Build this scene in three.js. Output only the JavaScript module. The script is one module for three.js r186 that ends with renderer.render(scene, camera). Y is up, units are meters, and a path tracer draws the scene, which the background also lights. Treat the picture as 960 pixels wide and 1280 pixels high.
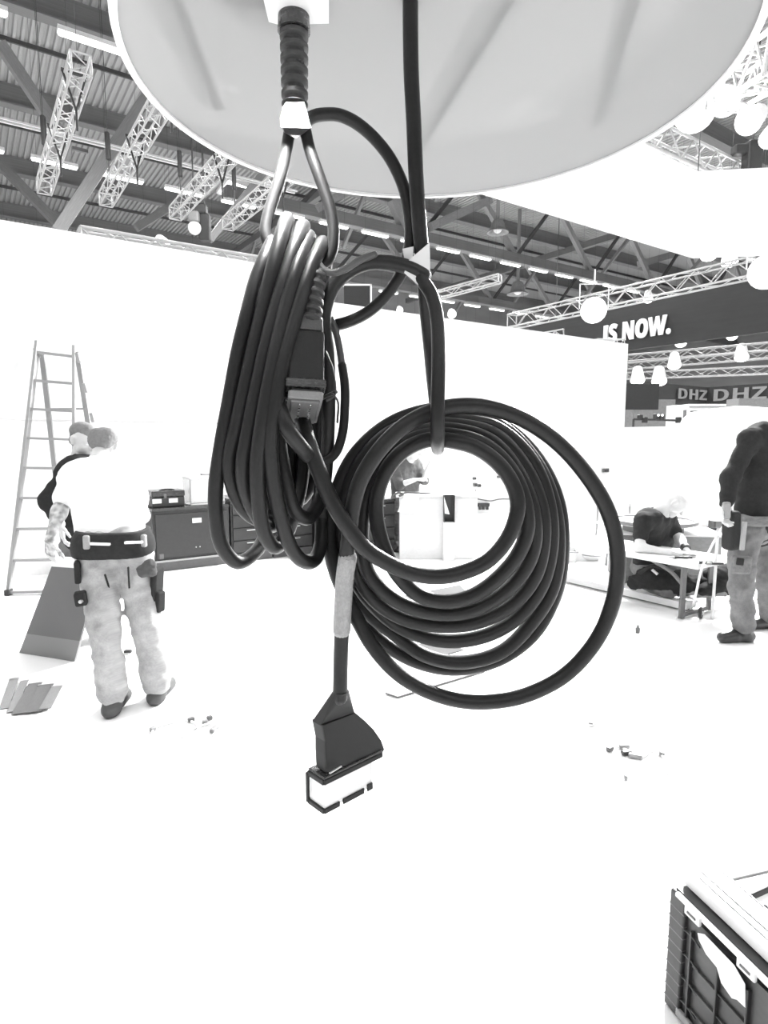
import * as THREE from 'three';
import { RoundedBoxGeometry } from 'three/addons/geometries/RoundedBoxGeometry.js';
import { ConvexGeometry } from 'three/addons/geometries/ConvexGeometry.js';
import { mergeGeometries } from 'three/addons/utils/BufferGeometryUtils.js';
import { ImprovedNoise } from 'three/addons/math/ImprovedNoise.js';
import { RectAreaLightUniformsLib } from 'three/addons/lights/RectAreaLightUniformsLib.js';
import { FontLoader } from 'three/addons/loaders/FontLoader.js';
import { TextGeometry } from 'three/addons/geometries/TextGeometry.js';

// ---------- camera, exposure, lamp strengths ----------
const F = 763, PITCH = 6.9 * Math.PI / 180, EYE = 1.5;
const camera = new THREE.PerspectiveCamera(2 * Math.atan(640 / F) * 180 / Math.PI, 0.75, 0.05, 200);
camera.position.set(0, EYE, 0);
camera.rotation.x = -PITCH;
const renderer = new THREE.WebGLRenderer({ antialias: true });
renderer.toneMapping = THREE.LinearToneMapping;
renderer.toneMappingExposure = 0.75;
renderer.shadowMap.enabled = true;
RectAreaLightUniformsLib.init();
const STRIP_LIGHT = 260;      // radiance of the hall's fluorescent strips
const SPOT_LIGHT = 900;       // candela of the stand spotlights
const ADDED_CLIP_LIGHT = 15;        // candela of the unseen lamp added under the disc
const scene = new THREE.Scene();
scene.background = new THREE.Color(0x050505);

// ---------- helpers ----------
const V = (x, y, z) => new THREE.Vector3(x, y, z);
const HA = V(Math.sin(56 * Math.PI / 180), 0, -Math.cos(56 * Math.PI / 180));   // hall axis A
const HB = V(-Math.sin(34 * Math.PI / 180), 0, -Math.cos(34 * Math.PI / 180));  // hall axis B
const hall = (a, b, y = 0) => V(0, y, 0).addScaledVector(HA, a).addScaledVector(HB, b);
const TURN = Math.PI / 2 - 56 * Math.PI / 180;     // rotation.y that lays local x along hall axis A
const CP = Math.cos(PITCH), SP = Math.sin(PITCH);
const ray = (px, py) => { const x = (px - 480) / F, y = (640 - py) / F; return V(x, y * CP - SP, -(CP + y * SP)); };
const along = (px, py, t) => V(0, EYE, 0).addScaledVector(ray(px, py), t);
const atD = (px, py, d) => along(px, py, d);                                    // at a depth
const atY = (px, py, y) => along(px, py, (y - EYE) / ray(px, py).y);            // on a level plane
const atZ = (px, py, z) => along(px, py, z / ray(px, py).z);                   // on an upright plane z metres ahead
const onA = (px, py, a) => along(px, py, a / ray(px, py).dot(HA));
const onB = (px, py, b) => along(px, py, b / ray(px, py).dot(HB));
const onP = (px, py, p, n) => { const r = ray(px, py); return along(px, py, (p.dot(n) - V(0, EYE, 0).dot(n)) / r.dot(n)); };
let seed = 7;
const rnd = () => { seed = (seed * 16807) % 2147483647; return seed / 2147483647; };
const noise = new ImprovedNoise();
const used = {};
const numbered = n => { const k = used[n] = (used[n] ?? -1) + 1; return k ? `${n}_${String(k).padStart(3, '0')}` : n; };
function tag(o, label, category, group, kind) {
  if (label) o.userData.label = label;
  if (category) o.userData.category = category;
  if (group) o.userData.group = group;
  if (kind) o.userData.kind = kind;
  return o;
}
function thing(name, label, category, group, pos) {
  const g = new THREE.Group(); g.name = numbered(name); scene.add(g);
  if (pos) g.position.copy(pos);
  return tag(g, label, category, group);
}
function structure(name) { const g = new THREE.Group(); g.name = name; g.userData.kind = 'structure'; scene.add(g); return g; }
function mesh(name, geo, mat, parent = scene) {
  const m = new THREE.Mesh(Array.isArray(geo) ? merge(geo) : geo, mat);
  m.name = numbered(name); m.castShadow = m.receiveShadow = true; parent.add(m); return m;
}
function merge(list) {
  return mergeGeometries(list.map(g => { const h = g.index ? g.toNonIndexed() : g.clone(); for (const k of Object.keys(h.attributes)) if (!['position', 'normal', 'uv'].includes(k)) h.deleteAttribute(k);
    if (!h.attributes.uv) h.setAttribute('uv', new THREE.BufferAttribute(new Float32Array(h.attributes.position.count * 2), 2)); return h; }));
}
const box = (w, h, d, x = 0, y = 0, z = 0, r = 0) => (r ? new RoundedBoxGeometry(w, h, d, 2, r) : new THREE.BoxGeometry(w, h, d)).translate(x, y, z);
function beam(p, q, w, h = w) {       // a straight bar of rectangular section, upright sides
  const d = q.clone().sub(p), L = d.length();
  const m = new THREE.Matrix4(), x = d.clone().normalize();
  let up = Math.abs(x.y) > 0.98 ? V(1, 0, 0) : V(0, 1, 0);
  const z = x.clone().cross(up).normalize(), y = z.clone().cross(x);
  m.makeBasis(x, y, z).setPosition(p.clone().add(q).multiplyScalar(0.5));
  return new THREE.BoxGeometry(L, h, w).applyMatrix4(m);
}
function rod(p, q, r, r2 = r, n = 10) {
  const d = q.clone().sub(p);
  return new THREE.CylinderGeometry(r2, r, d.length(), n).applyMatrix4(new THREE.Matrix4().makeRotationFromQuaternion(new THREE.Quaternion().setFromUnitVectors(V(0, 1, 0), d.clone().normalize())).setPosition(p.clone().add(q).multiplyScalar(0.5)));
}
function tube(pts, r, seg = 14, ends = true) {
  const c = new THREE.CatmullRomCurve3(pts, false, 'centripetal');
  const n = Math.max(12, Math.min(900, Math.round(c.getLength() / Math.max(r * 0.7, 0.004))));
  const g = [new THREE.TubeGeometry(c, n, r, seg, false)];
  const L = c.getLength(), uv = g[0].attributes.uv;
  for (let i = 0; i < uv.count; i++) uv.setXY(i, uv.getX(i) * L / 0.1, uv.getY(i));
  if (ends) for (const t of [0, 1]) { const s = new THREE.SphereGeometry(r, seg, 8); const p = c.getPointAt(t); g.push(s.translate(p.x, p.y, p.z)); }
  return merge(g);
}
const hull = pts => new ConvexGeometry(pts);
const turned = (geo, rx, ry, rz) => geo.applyMatrix4(new THREE.Matrix4().makeRotationFromEuler(new THREE.Euler(rx, ry, rz)));

// ---------- materials ----------
function tex(n, fn, rep = 1, srgb = true) {
  const d = new Uint8Array(n * n * 4);
  for (let j = 0; j < n; j++) for (let i = 0; i < n; i++) { const v = Math.max(0, Math.min(255, fn(i / n, j / n) * 255)); d.set([v, v, v, 255], (j * n + i) * 4); }
  const t = new THREE.DataTexture(d, n, n); t.wrapS = t.wrapT = THREE.RepeatWrapping; t.repeat.set(rep, rep);
  t.magFilter = THREE.LinearFilter; t.minFilter = THREE.LinearMipmapLinearFilter; t.generateMipmaps = true; if (srgb) t.colorSpace = THREE.SRGBColorSpace; t.needsUpdate = true; return t;
}
// tiling value noise
const lattice = Array.from({ length: 4096 }, () => rnd());
function vn(u, v, f, o = 0) {
  const x = u * f, y = v * f, i = Math.floor(x), j = Math.floor(y), s = t => t * t * (3 - 2 * t), a = s(x - i), b = s(y - j);
  const L = (p, q) => lattice[(((p % f + f) % f) * 61 + ((q % f + f) % f) * 17 + o * 331) % 4096];
  return (L(i, j) * (1 - a) + L(i + 1, j) * a) * (1 - b) + (L(i, j + 1) * (1 - a) + L(i + 1, j + 1) * a) * b;
}
const grain = tex(128, (u, v) => 0.86 + 0.14 * (0.5 * vn(u, v, 32) + 0.3 * vn(u, v, 64, 1) + 0.2 * vn(u, v, 8, 2)));
const paleGrain = tex(128, (u, v) => 0.965 + 0.035 * (0.6 * vn(u, v, 64) + 0.4 * vn(u, v, 32, 1)));
const grainBump = tex(128, (u, v) => 0.5 * vn(u, v, 32, 3) + 0.5 * vn(u, v, 64, 4), 1, false);
const weave = tex(64, (u, v) => 0.5 + 0.25 * Math.sin(u * 64 * Math.PI) + 0.25 * Math.sin(v * 64 * Math.PI), 1, false);
const denim = tex(256, (u, v) => 0.74 + 0.26 * (0.45 * vn(u, v, 6, 5) + 0.3 * vn(u, v, 16, 6) + 0.25 * vn(u, v, 64, 7)));
const scuff = tex(256, (u, v) => { const s = vn(u, v, 64, 8) * vn(u, v, 12, 9); return 0.45 + 0.4 * s + 0.15 * vn(u, v, 5, 10); }, 1, false);
const G = v => new THREE.Color().setRGB(v, v, v);
function mat(v, rough, o = {}) {
  const m = new THREE.MeshPhysicalMaterial({ color: G(v), roughness: rough, side: THREE.DoubleSide });
  m.map = v > .7 ? paleGrain : grain; Object.assign(m, o); return m;
}
const M = {
  floor: mat(0.92, 0.55), wall: mat(0.9, 0.7), hallWall: mat(0.38, 0.8),
  deck: mat(0.5, 0.7), steel: mat(0.22, 0.6), steelLight: mat(0.33, 0.55), steelDark: mat(0.09, 0.6),
  cable: mat(0.016, 0.42, { specularIntensity: 0.65, bumpMap: grainBump, bumpScale: 0.0002 }),
  cableGrey: mat(0.085, 0.4, { bumpMap: grainBump, bumpScale: 0.0004 }),
  rubber: mat(0.06, 0.5, { specularIntensity: 0.6 }), tape: mat(0.75, 0.45, { bumpMap: grainBump, bumpScale: 0.002 }), insertGrey: mat(0.16, 0.5), tapeGrey: mat(0.36, 0.4, { bumpMap: grainBump, bumpScale: 0.001 }),
  plastic: mat(0.04, 0.42, { roughnessMap: scuff }), hood: mat(0.02, 0.5, { specularIntensity: 0.5 }),
  metal: mat(0.7, 0.35, { metalness: 0.8 }), alu: mat(0.55, 0.45, { metalness: 0.4 }), aluPale: mat(0.8, 0.5), chrome: mat(0.8, 0.2, { metalness: 1 }),
  white: mat(0.9, 0.5), whitePaint: mat(0.88, 0.6), fabricWhite: mat(0.88, 0.9, { bumpMap: weave, bumpScale: 0.0003 }),
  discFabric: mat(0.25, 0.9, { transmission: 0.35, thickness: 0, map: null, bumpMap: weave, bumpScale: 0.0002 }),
  clear: new THREE.MeshPhysicalMaterial({ color: G(0.95), roughness: 0.15, transmission: 0.85, thickness: 0, side: THREE.DoubleSide }),
  caseDark: mat(0.03, 0.5), caseEdge: mat(0.12, 0.4), board: mat(0.15, 0.5), boardBand: mat(0.27, 0.5), strip: mat(0.3, 0.5), ladder: mat(0.34, 0.45),
  crate: mat(0.055, 0.45), crateDark: mat(0.035, 0.5), fascia: mat(0.028, 0.7), letterGrey: mat(0.24, 0.6), greyBox: mat(0.24, 0.7), paperGrey: mat(0.11, 0.8), floorGrey: mat(0.19, 0.6), floorDark: mat(0.11, 0.6),
  skin: mat(0.62, 0.6), skinVC: mat(1, 0.6, { vertexColors: true }), hair: mat(0.22, 0.8), hairDark: mat(0.12, 0.8),
  shirtWhite: mat(0.9, 0.95), shirtDark: mat(0.03, 0.95, { specularIntensity: 0.3 }), shirtGrey: mat(0.085, 0.95), trousers: mat(0.5, 0.95, { map: denim }), trousersDark: mat(0.2, 0.95, { map: denim }), beltDark: mat(0.035, 0.85, { specularIntensity: 0.3 }),
  shoe: mat(0.07, 0.6), shoeDark: mat(0.035, 0.3),
  lampGlow: new THREE.MeshStandardMaterial({ color: 0xffffff, emissive: 0xffffff, emissiveIntensity: 5 }),
  ledGlow: new THREE.MeshStandardMaterial({ color: 0xffffff, emissive: 0xffffff, emissiveIntensity: 3 }),
};

// ---------- the setting ----------
const A0 = -14, A1 = 62, B0 = -16, B1 = 47, DECK = 14.7, TOP = DECK - .02;
function hallBox(a0, a1, b0, b1, y0, y1) {      // a box laid along the hall's axes
  return new THREE.BoxGeometry(a1 - a0, y1 - y0, b1 - b0).rotateY(TURN).translate(...hall((a0 + a1) / 2, (b0 + b1) / 2, (y0 + y1) / 2).toArray());
}
const st = (name, geo, m) => { const o = mesh(name, geo, m); o.userData.kind = 'structure'; return o; };
st('floor', hallBox(A0 - .3, A1 + .3, B0 - .3, B1 + .3, -0.25, 0), M.floor);
st('wall_back', hallBox(A0, A1, B1, B1 + .3, 0, DECK + .2), M.hallWall);
st('wall_front', hallBox(A0, A1, B0 - .3, B0, 0, DECK + .2), M.hallWall);
st('wall_left', hallBox(A0 - .3, A0, B0 - .3, B1 + .3, 0, DECK + .2), M.hallWall);
st('wall_right', hallBox(A1, A1 + .3, B0 - .3, B1 + .3, 0, DECK + .2), M.hallWall);
// stand walls of white panels
const standL = structure('wall_stand_left');
for (let a = -5; a < 4; a++) mesh('wall_panel', hallBox(a + .0005, a + .9995, 7.6, 7.68, 0, 3.71), M.wall, standL);
mesh('wall_return', hallBox(4, 4.08, 7.6, 9.0, 0, 3.71), M.wall, standL);
const standR = structure('wall_stand_far');
for (let a = 4; a < 13; a++) mesh('wall_panel', hallBox(a + .0005, a + .9995, 9.0, 9.08, 0, 3.70), M.wall, standR);
const low = structure('wall_stand_low');
for (let b = 1; b < 9; b++) mesh('wall_panel', hallBox(13, 13.08, b + .0005, b + .9995, 0, 1.76), M.wall, low);
const trim1 = st('trim_1', hallBox(-5, 4, 7.59, 7.6, 1.7, 1.712), M.aluPale);
const trim2 = st('trim_2', hallBox(4.1, 13, 8.985, 9.0, 1.265, 1.28), M.aluPale);

// roof: corrugated deck, beams along the hall and lattice girders
const ceiling = structure('ceiling');
{
  const P = [], I = [], pitch = 0.24, n = Math.round((A1 - A0) / pitch);
  const put = (a, y) => { for (const b of [B0 - .3, B1 + .3]) { const p = hall(a, b, y); P.push(p.x, p.y, p.z); } };
  for (let i = 0; i < n; i++) { const a = A0 + i * pitch; put(a, DECK); put(a + pitch * .35, DECK); put(a + pitch * .5, DECK + .09); put(a + pitch * .85, DECK + .09); }
  for (let i = 0; i < P.length / 3 - 2; i += 2) I.push(i, i + 1, i + 2, i + 1, i + 3, i + 2);
  let g = new THREE.BufferGeometry(); g.setAttribute('position', new THREE.Float32BufferAttribute(P, 3)); g.setIndex(I); g = g.toNonIndexed(); g.computeVertexNormals();
  g.setAttribute('uv', new THREE.BufferAttribute(new Float32Array(g.attributes.position.count * 2), 2));
  mesh('roof_deck', g, M.deck, ceiling);
  mesh('roof_cover', hallBox(A0 - .3, A1 + .3, B0 - .3, B1 + .3, DECK + .12, DECK + .3), M.hallWall, ceiling);
  for (const b of [-13, -6, 1.4, 7.2, 15.0, 22.1, 28.3, 35.2, 42]) {
    mesh('roof_beam', [hallBox(A0, A1, b - .04, b + .04, DECK - .75, DECK), hallBox(A0, A1, b - .22, b + .22, DECK - .8, DECK - .74)], M.steel, ceiling);
  }
  for (const b of [18.6, 25.2, 31.7, 39.3]) mesh('roof_purlin', hallBox(A0, A1, b - .04, b + .04, DECK - .14, DECK), M.steelDark, ceiling);
  // lattice girder over the strip lights
  for (const [b, y0, y1, as] of [[23.15, 10.3, 13.4, 8.5], [31.2, 10.3, 13.4, 14]]) {
    mesh('girder_chord', hallBox(as, A1, b - .2, b + .2, y0 + .05, y0 + .5), M.steel, ceiling);
    mesh('girder_chord', hallBox(as, A1, b - .18, b + .18, y1 + .1, y1 + .45), M.steel, ceiling);
    for (let a = 23.75 - 6.1 * 5; a < 56; a += 6.1) {
      if (a < as) continue;
      mesh('girder_brace', beam(hall(a, b, y0 + .4), hall(a + 2.6, b, y1 + .2), .12, .16), M.steelDark, ceiling);
      mesh('girder_brace', beam(hall(a + 3.1, b, y1 + .2), hall(a + 6.0, b, y0 + .4), .22, .26), M.steelLight, ceiling);
    }
  }
  // cross girders along the other axis, tie rods, braces
  for (const a of [15.5, 33.5]) {
    mesh('cross_beam', beam(hall(a, 8, DECK - .95), hall(a, 46, DECK - .95), .3, .4), M.steel, ceiling);
    for (let b = 9; b < 44; b += 7) mesh('cross_brace', beam(hall(a, b, DECK - .9), hall(a, b + 3.5, 10.6), .14, .18), M.steel, ceiling);
  }
  const braces = [[0, 55, 78, 172, 21.6, .3, 'steelLight'], [190, 112, 72, 290, 21, .34, 'steelLight'], [537, 284, 612, 250, 23, .36, 'steelLight'], [490, 250, 512, 300, 23.1, .36, 'steelLight'],
    [330, 215, 262, 300, 20.5, .22, 'steelLight'], [440, 235, 395, 262, 23, .3, 'steelLight'], [0, 205, 82, 290, 30, .34, 'steel'], [110, 190, 90, 185, 22, .1, 'steel'], [250, 235, 170, 285, 28, .3, 'steel'], [800, 330, 862, 312, 24, .4, 'steelLight']];
  for (const [x0, y0, x1, y1, b, w, m] of braces) mesh('roof_brace', beam(onB(x0, y0, b), onB(x1, y1, b), w), M[m], ceiling);
  // long pipes hung under the beams
  mesh('pipe', [beam(hall(-8, 20.4, 10), hall(10, 20.4, 10), .05), beam(hall(-8, 20.2, 10), hall(10, 20.2, 10), .05)], M.aluPale, ceiling);
}

// ---------- hall lights ----------
function stripLight(p, len, label, group) {
  const t = thing('strip_light', label, 'lamp', group, p); t.rotation.y = TURN;
  mesh('housing', box(len + .06, .09, .2, 0, .1, 0), M.whitePaint, t);
  mesh('tube_cover', box(len, .05, .16, 0, .03, 0, .012), M.lampGlow, t);
  mesh('suspension', [rod(V(-len * .4, .14, 0), V(-len * .4, TOP - p.y, 0), .004), rod(V(len * .4, .14, 0), V(len * .4, TOP - p.y, 0), .004)], M.steelDark, t);
  const l = new THREE.RectAreaLight(0xffffff, STRIP_LIGHT, len, .16); l.position.set(0, -.005, 0); l.rotation.x = -Math.PI / 2; t.add(l);
}
const rows = [[-8, 2.45, 'white strip lamp in the row behind the viewpoint'], [0.6, 2.45, 'white strip lamp in the row straight overhead'], [8.1, 2.45, 'white strip lamp in the row just past overhead'], [15.5, 2.45, 'large near white strip lamp beside the disc, high under the roof'],
  [22.6, 2.0, 'white strip lamp in the long middle row under the lattice girder'], [30.8, 2.2, 'small white strip lamp in the row farther back above the stand wall'], [38.5, 2.6, 'tiny white strip lamp in the farthest roof row']];
for (const [b, pitch, label] of rows) {
  let k = 0;
  const far = { 22.6: 'long middle row under the lattice girder', 30.8: 'short back row above the stand wall' }[b];
  const nth = ['first', 'second', 'third', 'fourth', 'fifth', 'sixth', 'seventh', 'eighth', 'ninth', 'tenth', 'eleventh', 'twelfth', 'thirteenth', 'fourteenth', 'fifteenth', 'sixteenth'];
  for (let a = -9.7 + (b === 22.6 ? .5 : b === 15.5 ? .35 : 0); a < 46; a += pitch * (b < 10 ? 1.25 : 1.0)) { if (b > 36 && a < 20) continue; const seen = far && a > (b === 22.6 ? 1 : 18) && k < 16;
    stripLight(hall(a, b, 10), b === 15.5 ? 1.5 : 1.25, seen ? `white strip lamp ${nth[k++]} from left in the ${far}` : label, far ? 'strip lamps, ' + far : 'strip lamps at ' + label.split(' in the ').pop()); }
}
// rooflights seen as bright panes
function roofPane(corners, label) {
  const t = thing('roof_window', label, 'skylight', null);
  const [p, q, r, s] = corners;
  const up = V(0, .06, 0);
  mesh('pane', hull([p, q, r, s, ...corners.map(c => c.clone().add(up))]), M.ledGlow, t);
  const e = [[p, q], [q, r], [r, s], [s, p]];
  for (const [u, v] of e) mesh('frame', beam(u, v, .1, .12), M.aluPale, t);
}
roofPane([atY(284, 222, 11), atY(317, 234, 11), atY(304, 248, 11), atY(272, 240, 11)], 'bright square lamp pane hung among the trusses left of the cables');
roofPane([atY(560, 300, 11), atY(577, 303, 11), atY(573, 313, 11), atY(550, 306, 11)], 'small bright square lamp pane right of the hanging cable');

// ---------- lattice trusses ----------
function truss(p, q, size, label, group, cell = size * 1.1, r = .022) {
  const t = thing('truss', label, 'truss', group);
  const d = q.clone().sub(p), L = d.length(), x = d.clone().normalize(), z = x.clone().cross(V(0, 1, 0)).normalize(), y = z.clone().cross(x);
  const C = [[-1, -1], [1, -1], [1, 1], [-1, 1]].map(([i, j]) => z.clone().multiplyScalar(i * size / 2).addScaledVector(y, j * size / 2));
  for (const c of C) mesh('chord', rod(p.clone().add(c), q.clone().add(c), r, r, 8), M.alu, t);
  const n = Math.max(2, Math.round(L / cell)), g = [];
  for (let i = 0; i < n; i++) for (let k = 0; k < 4; k++) {
    const a = p.clone().addScaledVector(x, L * i / n), b = p.clone().addScaledVector(x, L * (i + 1) / n);
    const [c, e] = i % 2 ? [C[k], C[(k + 1) % 4]] : [C[(k + 1) % 4], C[k]];
    g.push(rod(a.clone().add(c), b.clone().add(e), r * .55, r * .55, 5));
    if (i === 0 || i === n - 1) { const f = i ? b : a; g.push(rod(f.clone().add(C[k]), f.clone().add(C[(k + 1) % 4]), r * .8, r * .8, 6)); }
  }
  mesh('bracing', g, M.alu, t).userData.kind = 'stuff';
  if (Math.min(p.y, q.y) > 6) for (const u of [.06, .94]) { const s = p.clone().lerp(q, u); mesh('hanger', rod(s.clone().add(V(0, size / 2, 0)), s.clone().setY(TOP), .005, .005, 6), M.steelDark, t); }
  return t;
}
const TR = [[2.06, 'first', 12.5], [3.55, 'second', 11.6], [5.42, 'third', 11], [7.0, 'fourth', 11]];
const trussLabel = ['white lattice truss farthest from the disc, slanting down over the left stand wall', 'second white lattice truss from the left, its near end at the disc rim', 'third white lattice truss, nearly hidden behind the disc rim', 'fourth white lattice truss, close beside the hanging cables'];
const hoistLabel = ['black hoist rod over the far end of the leftmost truss', 'black hoist rod over the far end of the second truss', 'black hoist rod over the far end of the third truss', 'black hoist rod over the far end of the fourth truss'];
TR.forEach(([a, , b0], i) => {
  truss(hall(a, b0, 8), hall(a, 18.95, 8), .32, trussLabel[i], 'white trusses left of the disc');
  const h = thing('chain_hoist', hoistLabel[i], 'hoist', null, hall(a, 18.3, 8.15));
  mesh('hoist_body', box(.11, .7, .12, 0, 1.0, 0, .03), M.caseDark, h);
  mesh('chain', [rod(V(0, 0, 0), V(0, .7, 0), .02), rod(V(0, 1.3, 0), V(0, TOP - 8.15, 0), .008)], M.steelDark, h);
  for (const [bb, n] of [[b0 + .8, 0], [(b0 + 18.9) / 2, 1]]) {
    const s = thing('sling', ['black sling on the near end of ', 'black sling round the middle of '][n] + ['the leftmost truss', 'the second truss', 'the third truss', 'the fourth truss'][i], 'sling', null);
    const c = hall(a, bb, 8), z = HA;
    mesh('strap', [beam(c.clone().addScaledVector(z, -.2).add(V(0, .2, 0)), c.clone().add(V(0, -.45, 0)), .035), beam(c.clone().addScaledVector(z, .2).add(V(0, .2, 0)), c.clone().add(V(0, -.45, 0)), .035), beam(c.clone().addScaledVector(z, -.22).add(V(0, .2, 0)), c.clone().addScaledVector(z, .22).add(V(0, .2, 0)), .05)], M.caseDark, s);
    mesh('hook', rod(c.clone().add(V(0, -.43, 0)), c.clone().add(V(0, -.8, 0)), .02), M.caseDark, s);
  }
});
{ // hoist motor and moving lamp hanging by the fourth truss
  const p = atD(256, 285, 18), t = thing('chain_motor', 'black chain motor hanging by the trusses above the left stand wall', 'hoist', null, p);
  mesh('motor_body', box(.32, .75, .3, 0, 0, 0, .05), M.caseDark, t); mesh('motor_head', box(.4, .3, .34, -.12, .5, 0, .06), M.caseDark, t); mesh('chain', rod(V(0, .6, 0), V(0, TOP - p.y - .3, 0), .03), M.steelDark, t);
  const q = atD(243, 276, 17.8), l = thing('moving_lamp', 'pale stage lamp beside the black chain motor', 'lamp', null, q);
  mesh('yoke', box(.3, .3, .25, 0, .1, 0, .05), M.strip, l); mesh('lamp_head', new THREE.SphereGeometry(.19, 16, 12).translate(0, -.2, 0), M.aluPale, l); mesh('clamp', rod(V(0, .2, 0), V(0, TOP - q.y - .3, 0), .02), M.steelDark, l);
}
truss(hall(1.2, 8.0, 3.78), hall(3.85, 8.0, 3.79), .18, 'white lattice truss lying along the top of the left stand wall', null);
truss(onA(640, 402, 20.3), onA(975, 327, 20.3), .55, 'long white lattice truss over the dark fascia with the lettering', null, .62, .035);
truss(hall(9.4, 7.9, 7.45), hall(17, 7.9, 7.45), .5, 'broad white truss behind the upper edge of the white hanging banner', null, .45, .035);
truss(hall(9.0, 8.7, 7.45), hall(17, 8.7, 7.45), .5, 'second broad white truss, parallel behind the banner truss', null, .45, .035);
truss(atD(905, 118, 10), atD(985, 62, 8), .5, 'white truss end reaching in above the bright spotlights', null, .45, .035);
truss(atD(530, 374, 26), atD(625, 348, 24), .3, 'pale lattice truss hanging far off between cable and roof pendant', null, .5, .03);
for (const [y0, y1, yy, lab] of [[448, 432, 5.2, 'upper'], [458, 442, 5.0, 'middle'], [470, 462, 4.8, 'lower']])
  truss(atD(782, y0, 30), atD(975, y1, 24), .3, lab + ' of the thin pale trusses under the lettered fascia', 'thin trusses under the fascia', .6, .03);
for (const [a, b, la] of [[[668, 424, 13], [700, 418, 13], 'low white truss piece on the far wall top nearer the hanging cable'], [[742, 430, 13], [776, 430, 12.6], 'low white truss piece on the far wall top by its end']])
  truss(onB(a[0], a[1], 9.35), onB(b[0], b[1], 9.35), .2, la, null, .25, .016);

// ---------- spotlights with their own light ----------
function spot(px, py, d, r, aim, power, label) {
  const p = atD(px, py, d), t = thing('spotlight', label, 'lamp', null);
  const dir = aim.clone().sub(p).normalize();
  mesh('lamp_can', rod(p.clone().addScaledVector(dir, -.02), p.clone().addScaledVector(dir, -r * 2.4), r * 1.05, r * .7, 20), M.aluPale, t);
  mesh('lens', rod(p.clone().addScaledVector(dir, .0), p.clone().addScaledVector(dir, -.015), r, r, 24), M.lampGlow, t);
  const q = p.clone().addScaledVector(dir, -r * 1.2);
  if (power) mesh('yoke', [beam(q.clone().add(V(r * 1.2, 0, 0)), q.clone().add(V(r * 1.2, r * 2, 0)), .03), beam(q.clone().add(V(-r * 1.2, 0, 0)), q.clone().add(V(-r * 1.2, r * 2, 0)), .03), beam(q.clone().add(V(-r * 1.25, r * 2, 0)), q.clone().add(V(r * 1.25, r * 2, 0)), .03), beam(q.clone().add(V(0, r * 2, 0)), q.clone().add(V(0, r * 2 + .5, 0)), .04)], M.aluPale, t);
  if (power) {
    const l = new THREE.SpotLight(0xffffff, power, 60, .9, .6, 2); l.position.copy(p).addScaledVector(dir, .03); l.target.position.copy(aim); l.castShadow = true; l.shadow.radius = r / .01; scene.add(l, l.target);
  }
}
const floorMid = V(-.2, .3, -2.6);
spot(868, 140, 10.5, .32, floorMid, SPOT_LIGHT, 'large glaring spotlight at the disc rim, left of its neighbour');
spot(906, 128, 10.2, .22, V(1, .2, -3), SPOT_LIGHT, 'glaring spotlight just under the white truss end');
spot(935, 152, 9.8, .2, V(-2, .2, -4), SPOT_LIGHT * .7, 'round bright spotlight above the black hoist on the banner truss');
spot(962, 174, 9.6, .15, V(2, 0, -5), 0, 'small bright spotlight half cut off beside the black hoist');
spot(742, 388, 21, .42, V(2, 1, -6), SPOT_LIGHT * .4, 'glaring spotlight on the lettered fascia beside the words');
spot(958, 340, 17, .45, V(4, 1, -5), SPOT_LIGHT * .4, 'glaring spotlight at the near end of the fascia truss');
spot(203, 306, 8.6, .1, V(0, 0, -3), 0, 'small glaring lamp on top of the left stand wall');
spot(500, 388, 9.8, .05, V(1, 0, -4), 0, 'small lamp on the far wall top beside the hanging cable');
spot(565, 393, 10.2, .07, V(1, 0, -4), 0, 'small lamp on the far wall top right of the hanging cable');
for (const [x, y, d, r, l] of [[851, 430, 24, .2, 'small lamp just under the lettered fascia'], [843, 457, 26, .26, 'bright lamp between the thin trusses'], [927, 447, 25, .26, 'bright lamp on the thin trusses near the frame edge'], [915, 421, 22, .18, 'little lamp at the lower edge of the fascia'], [797, 476, 28, .3, 'bright lamp over the dark display screen, the one by the wall end'], [824, 477, 28, .32, 'bright lamp over the dark display screen, second from the wall end'], [810, 375, 22, .16, 'little lamp under the fascia truss'], [886, 320, 24, .3, 'bright oblong lamp under the banner corner'], [912, 328, 24, .3, 'second oblong lamp under the banner corner']])
  spot(x, y, d, r, atD(x, 700, d - 4), 0, l);
{ // hoist on the banner truss
  const p = atD(940, 200, 13.5), t = thing('chain_motor', 'black chain motor standing over the white banner truss', 'hoist', null, p);
  mesh('motor_body', box(.34, .76, .34, 0, 0, 0, .07), M.caseDark, t); mesh('motor_arm', box(.34, .2, .24, -.27, .2, 0, .05), M.caseDark, t); mesh('chain', [rod(V(0, .3, 0), V(0, TOP - p.y, 0), .02), rod(V(0, -.3, 0), V(0, -.5, 0), .03)], M.steelDark, t);
}
// bell-shaped pendants
function pendant(px, py, d, r, label) {
  const p = atD(px, py, d), t = thing('pendant', label, 'lamp', 'bell pendants under the roof', p);
  const pr = [[.35, 1.15], [.45, 1.1], [.6, .8], [.68, .4], [.75, .22], [1, .08], [1.02, 0], [.92, 0], [.7, .16], [.6, .5], [.3, 1.05]].map(([x, y]) => new THREE.Vector2(x * r, y * r));
  mesh('shade', new THREE.LatheGeometry(pr, 32), M.strip, t);
  mesh('bulb', new THREE.SphereGeometry(r * .4, 16, 12).translate(0, r * .35, 0), M.aluPale, t);
  mesh('stem', rod(V(0, r, 0), V(0, TOP - p.y, 0), r * .16), M.steelLight, t);
}
pendant(622, 291, 27, .48, 'grey bell pendant hanging under the corner of the white banner');
pendant(647, 368, 36, .62, 'smaller grey bell pendant below the row of strip lamps');

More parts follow.
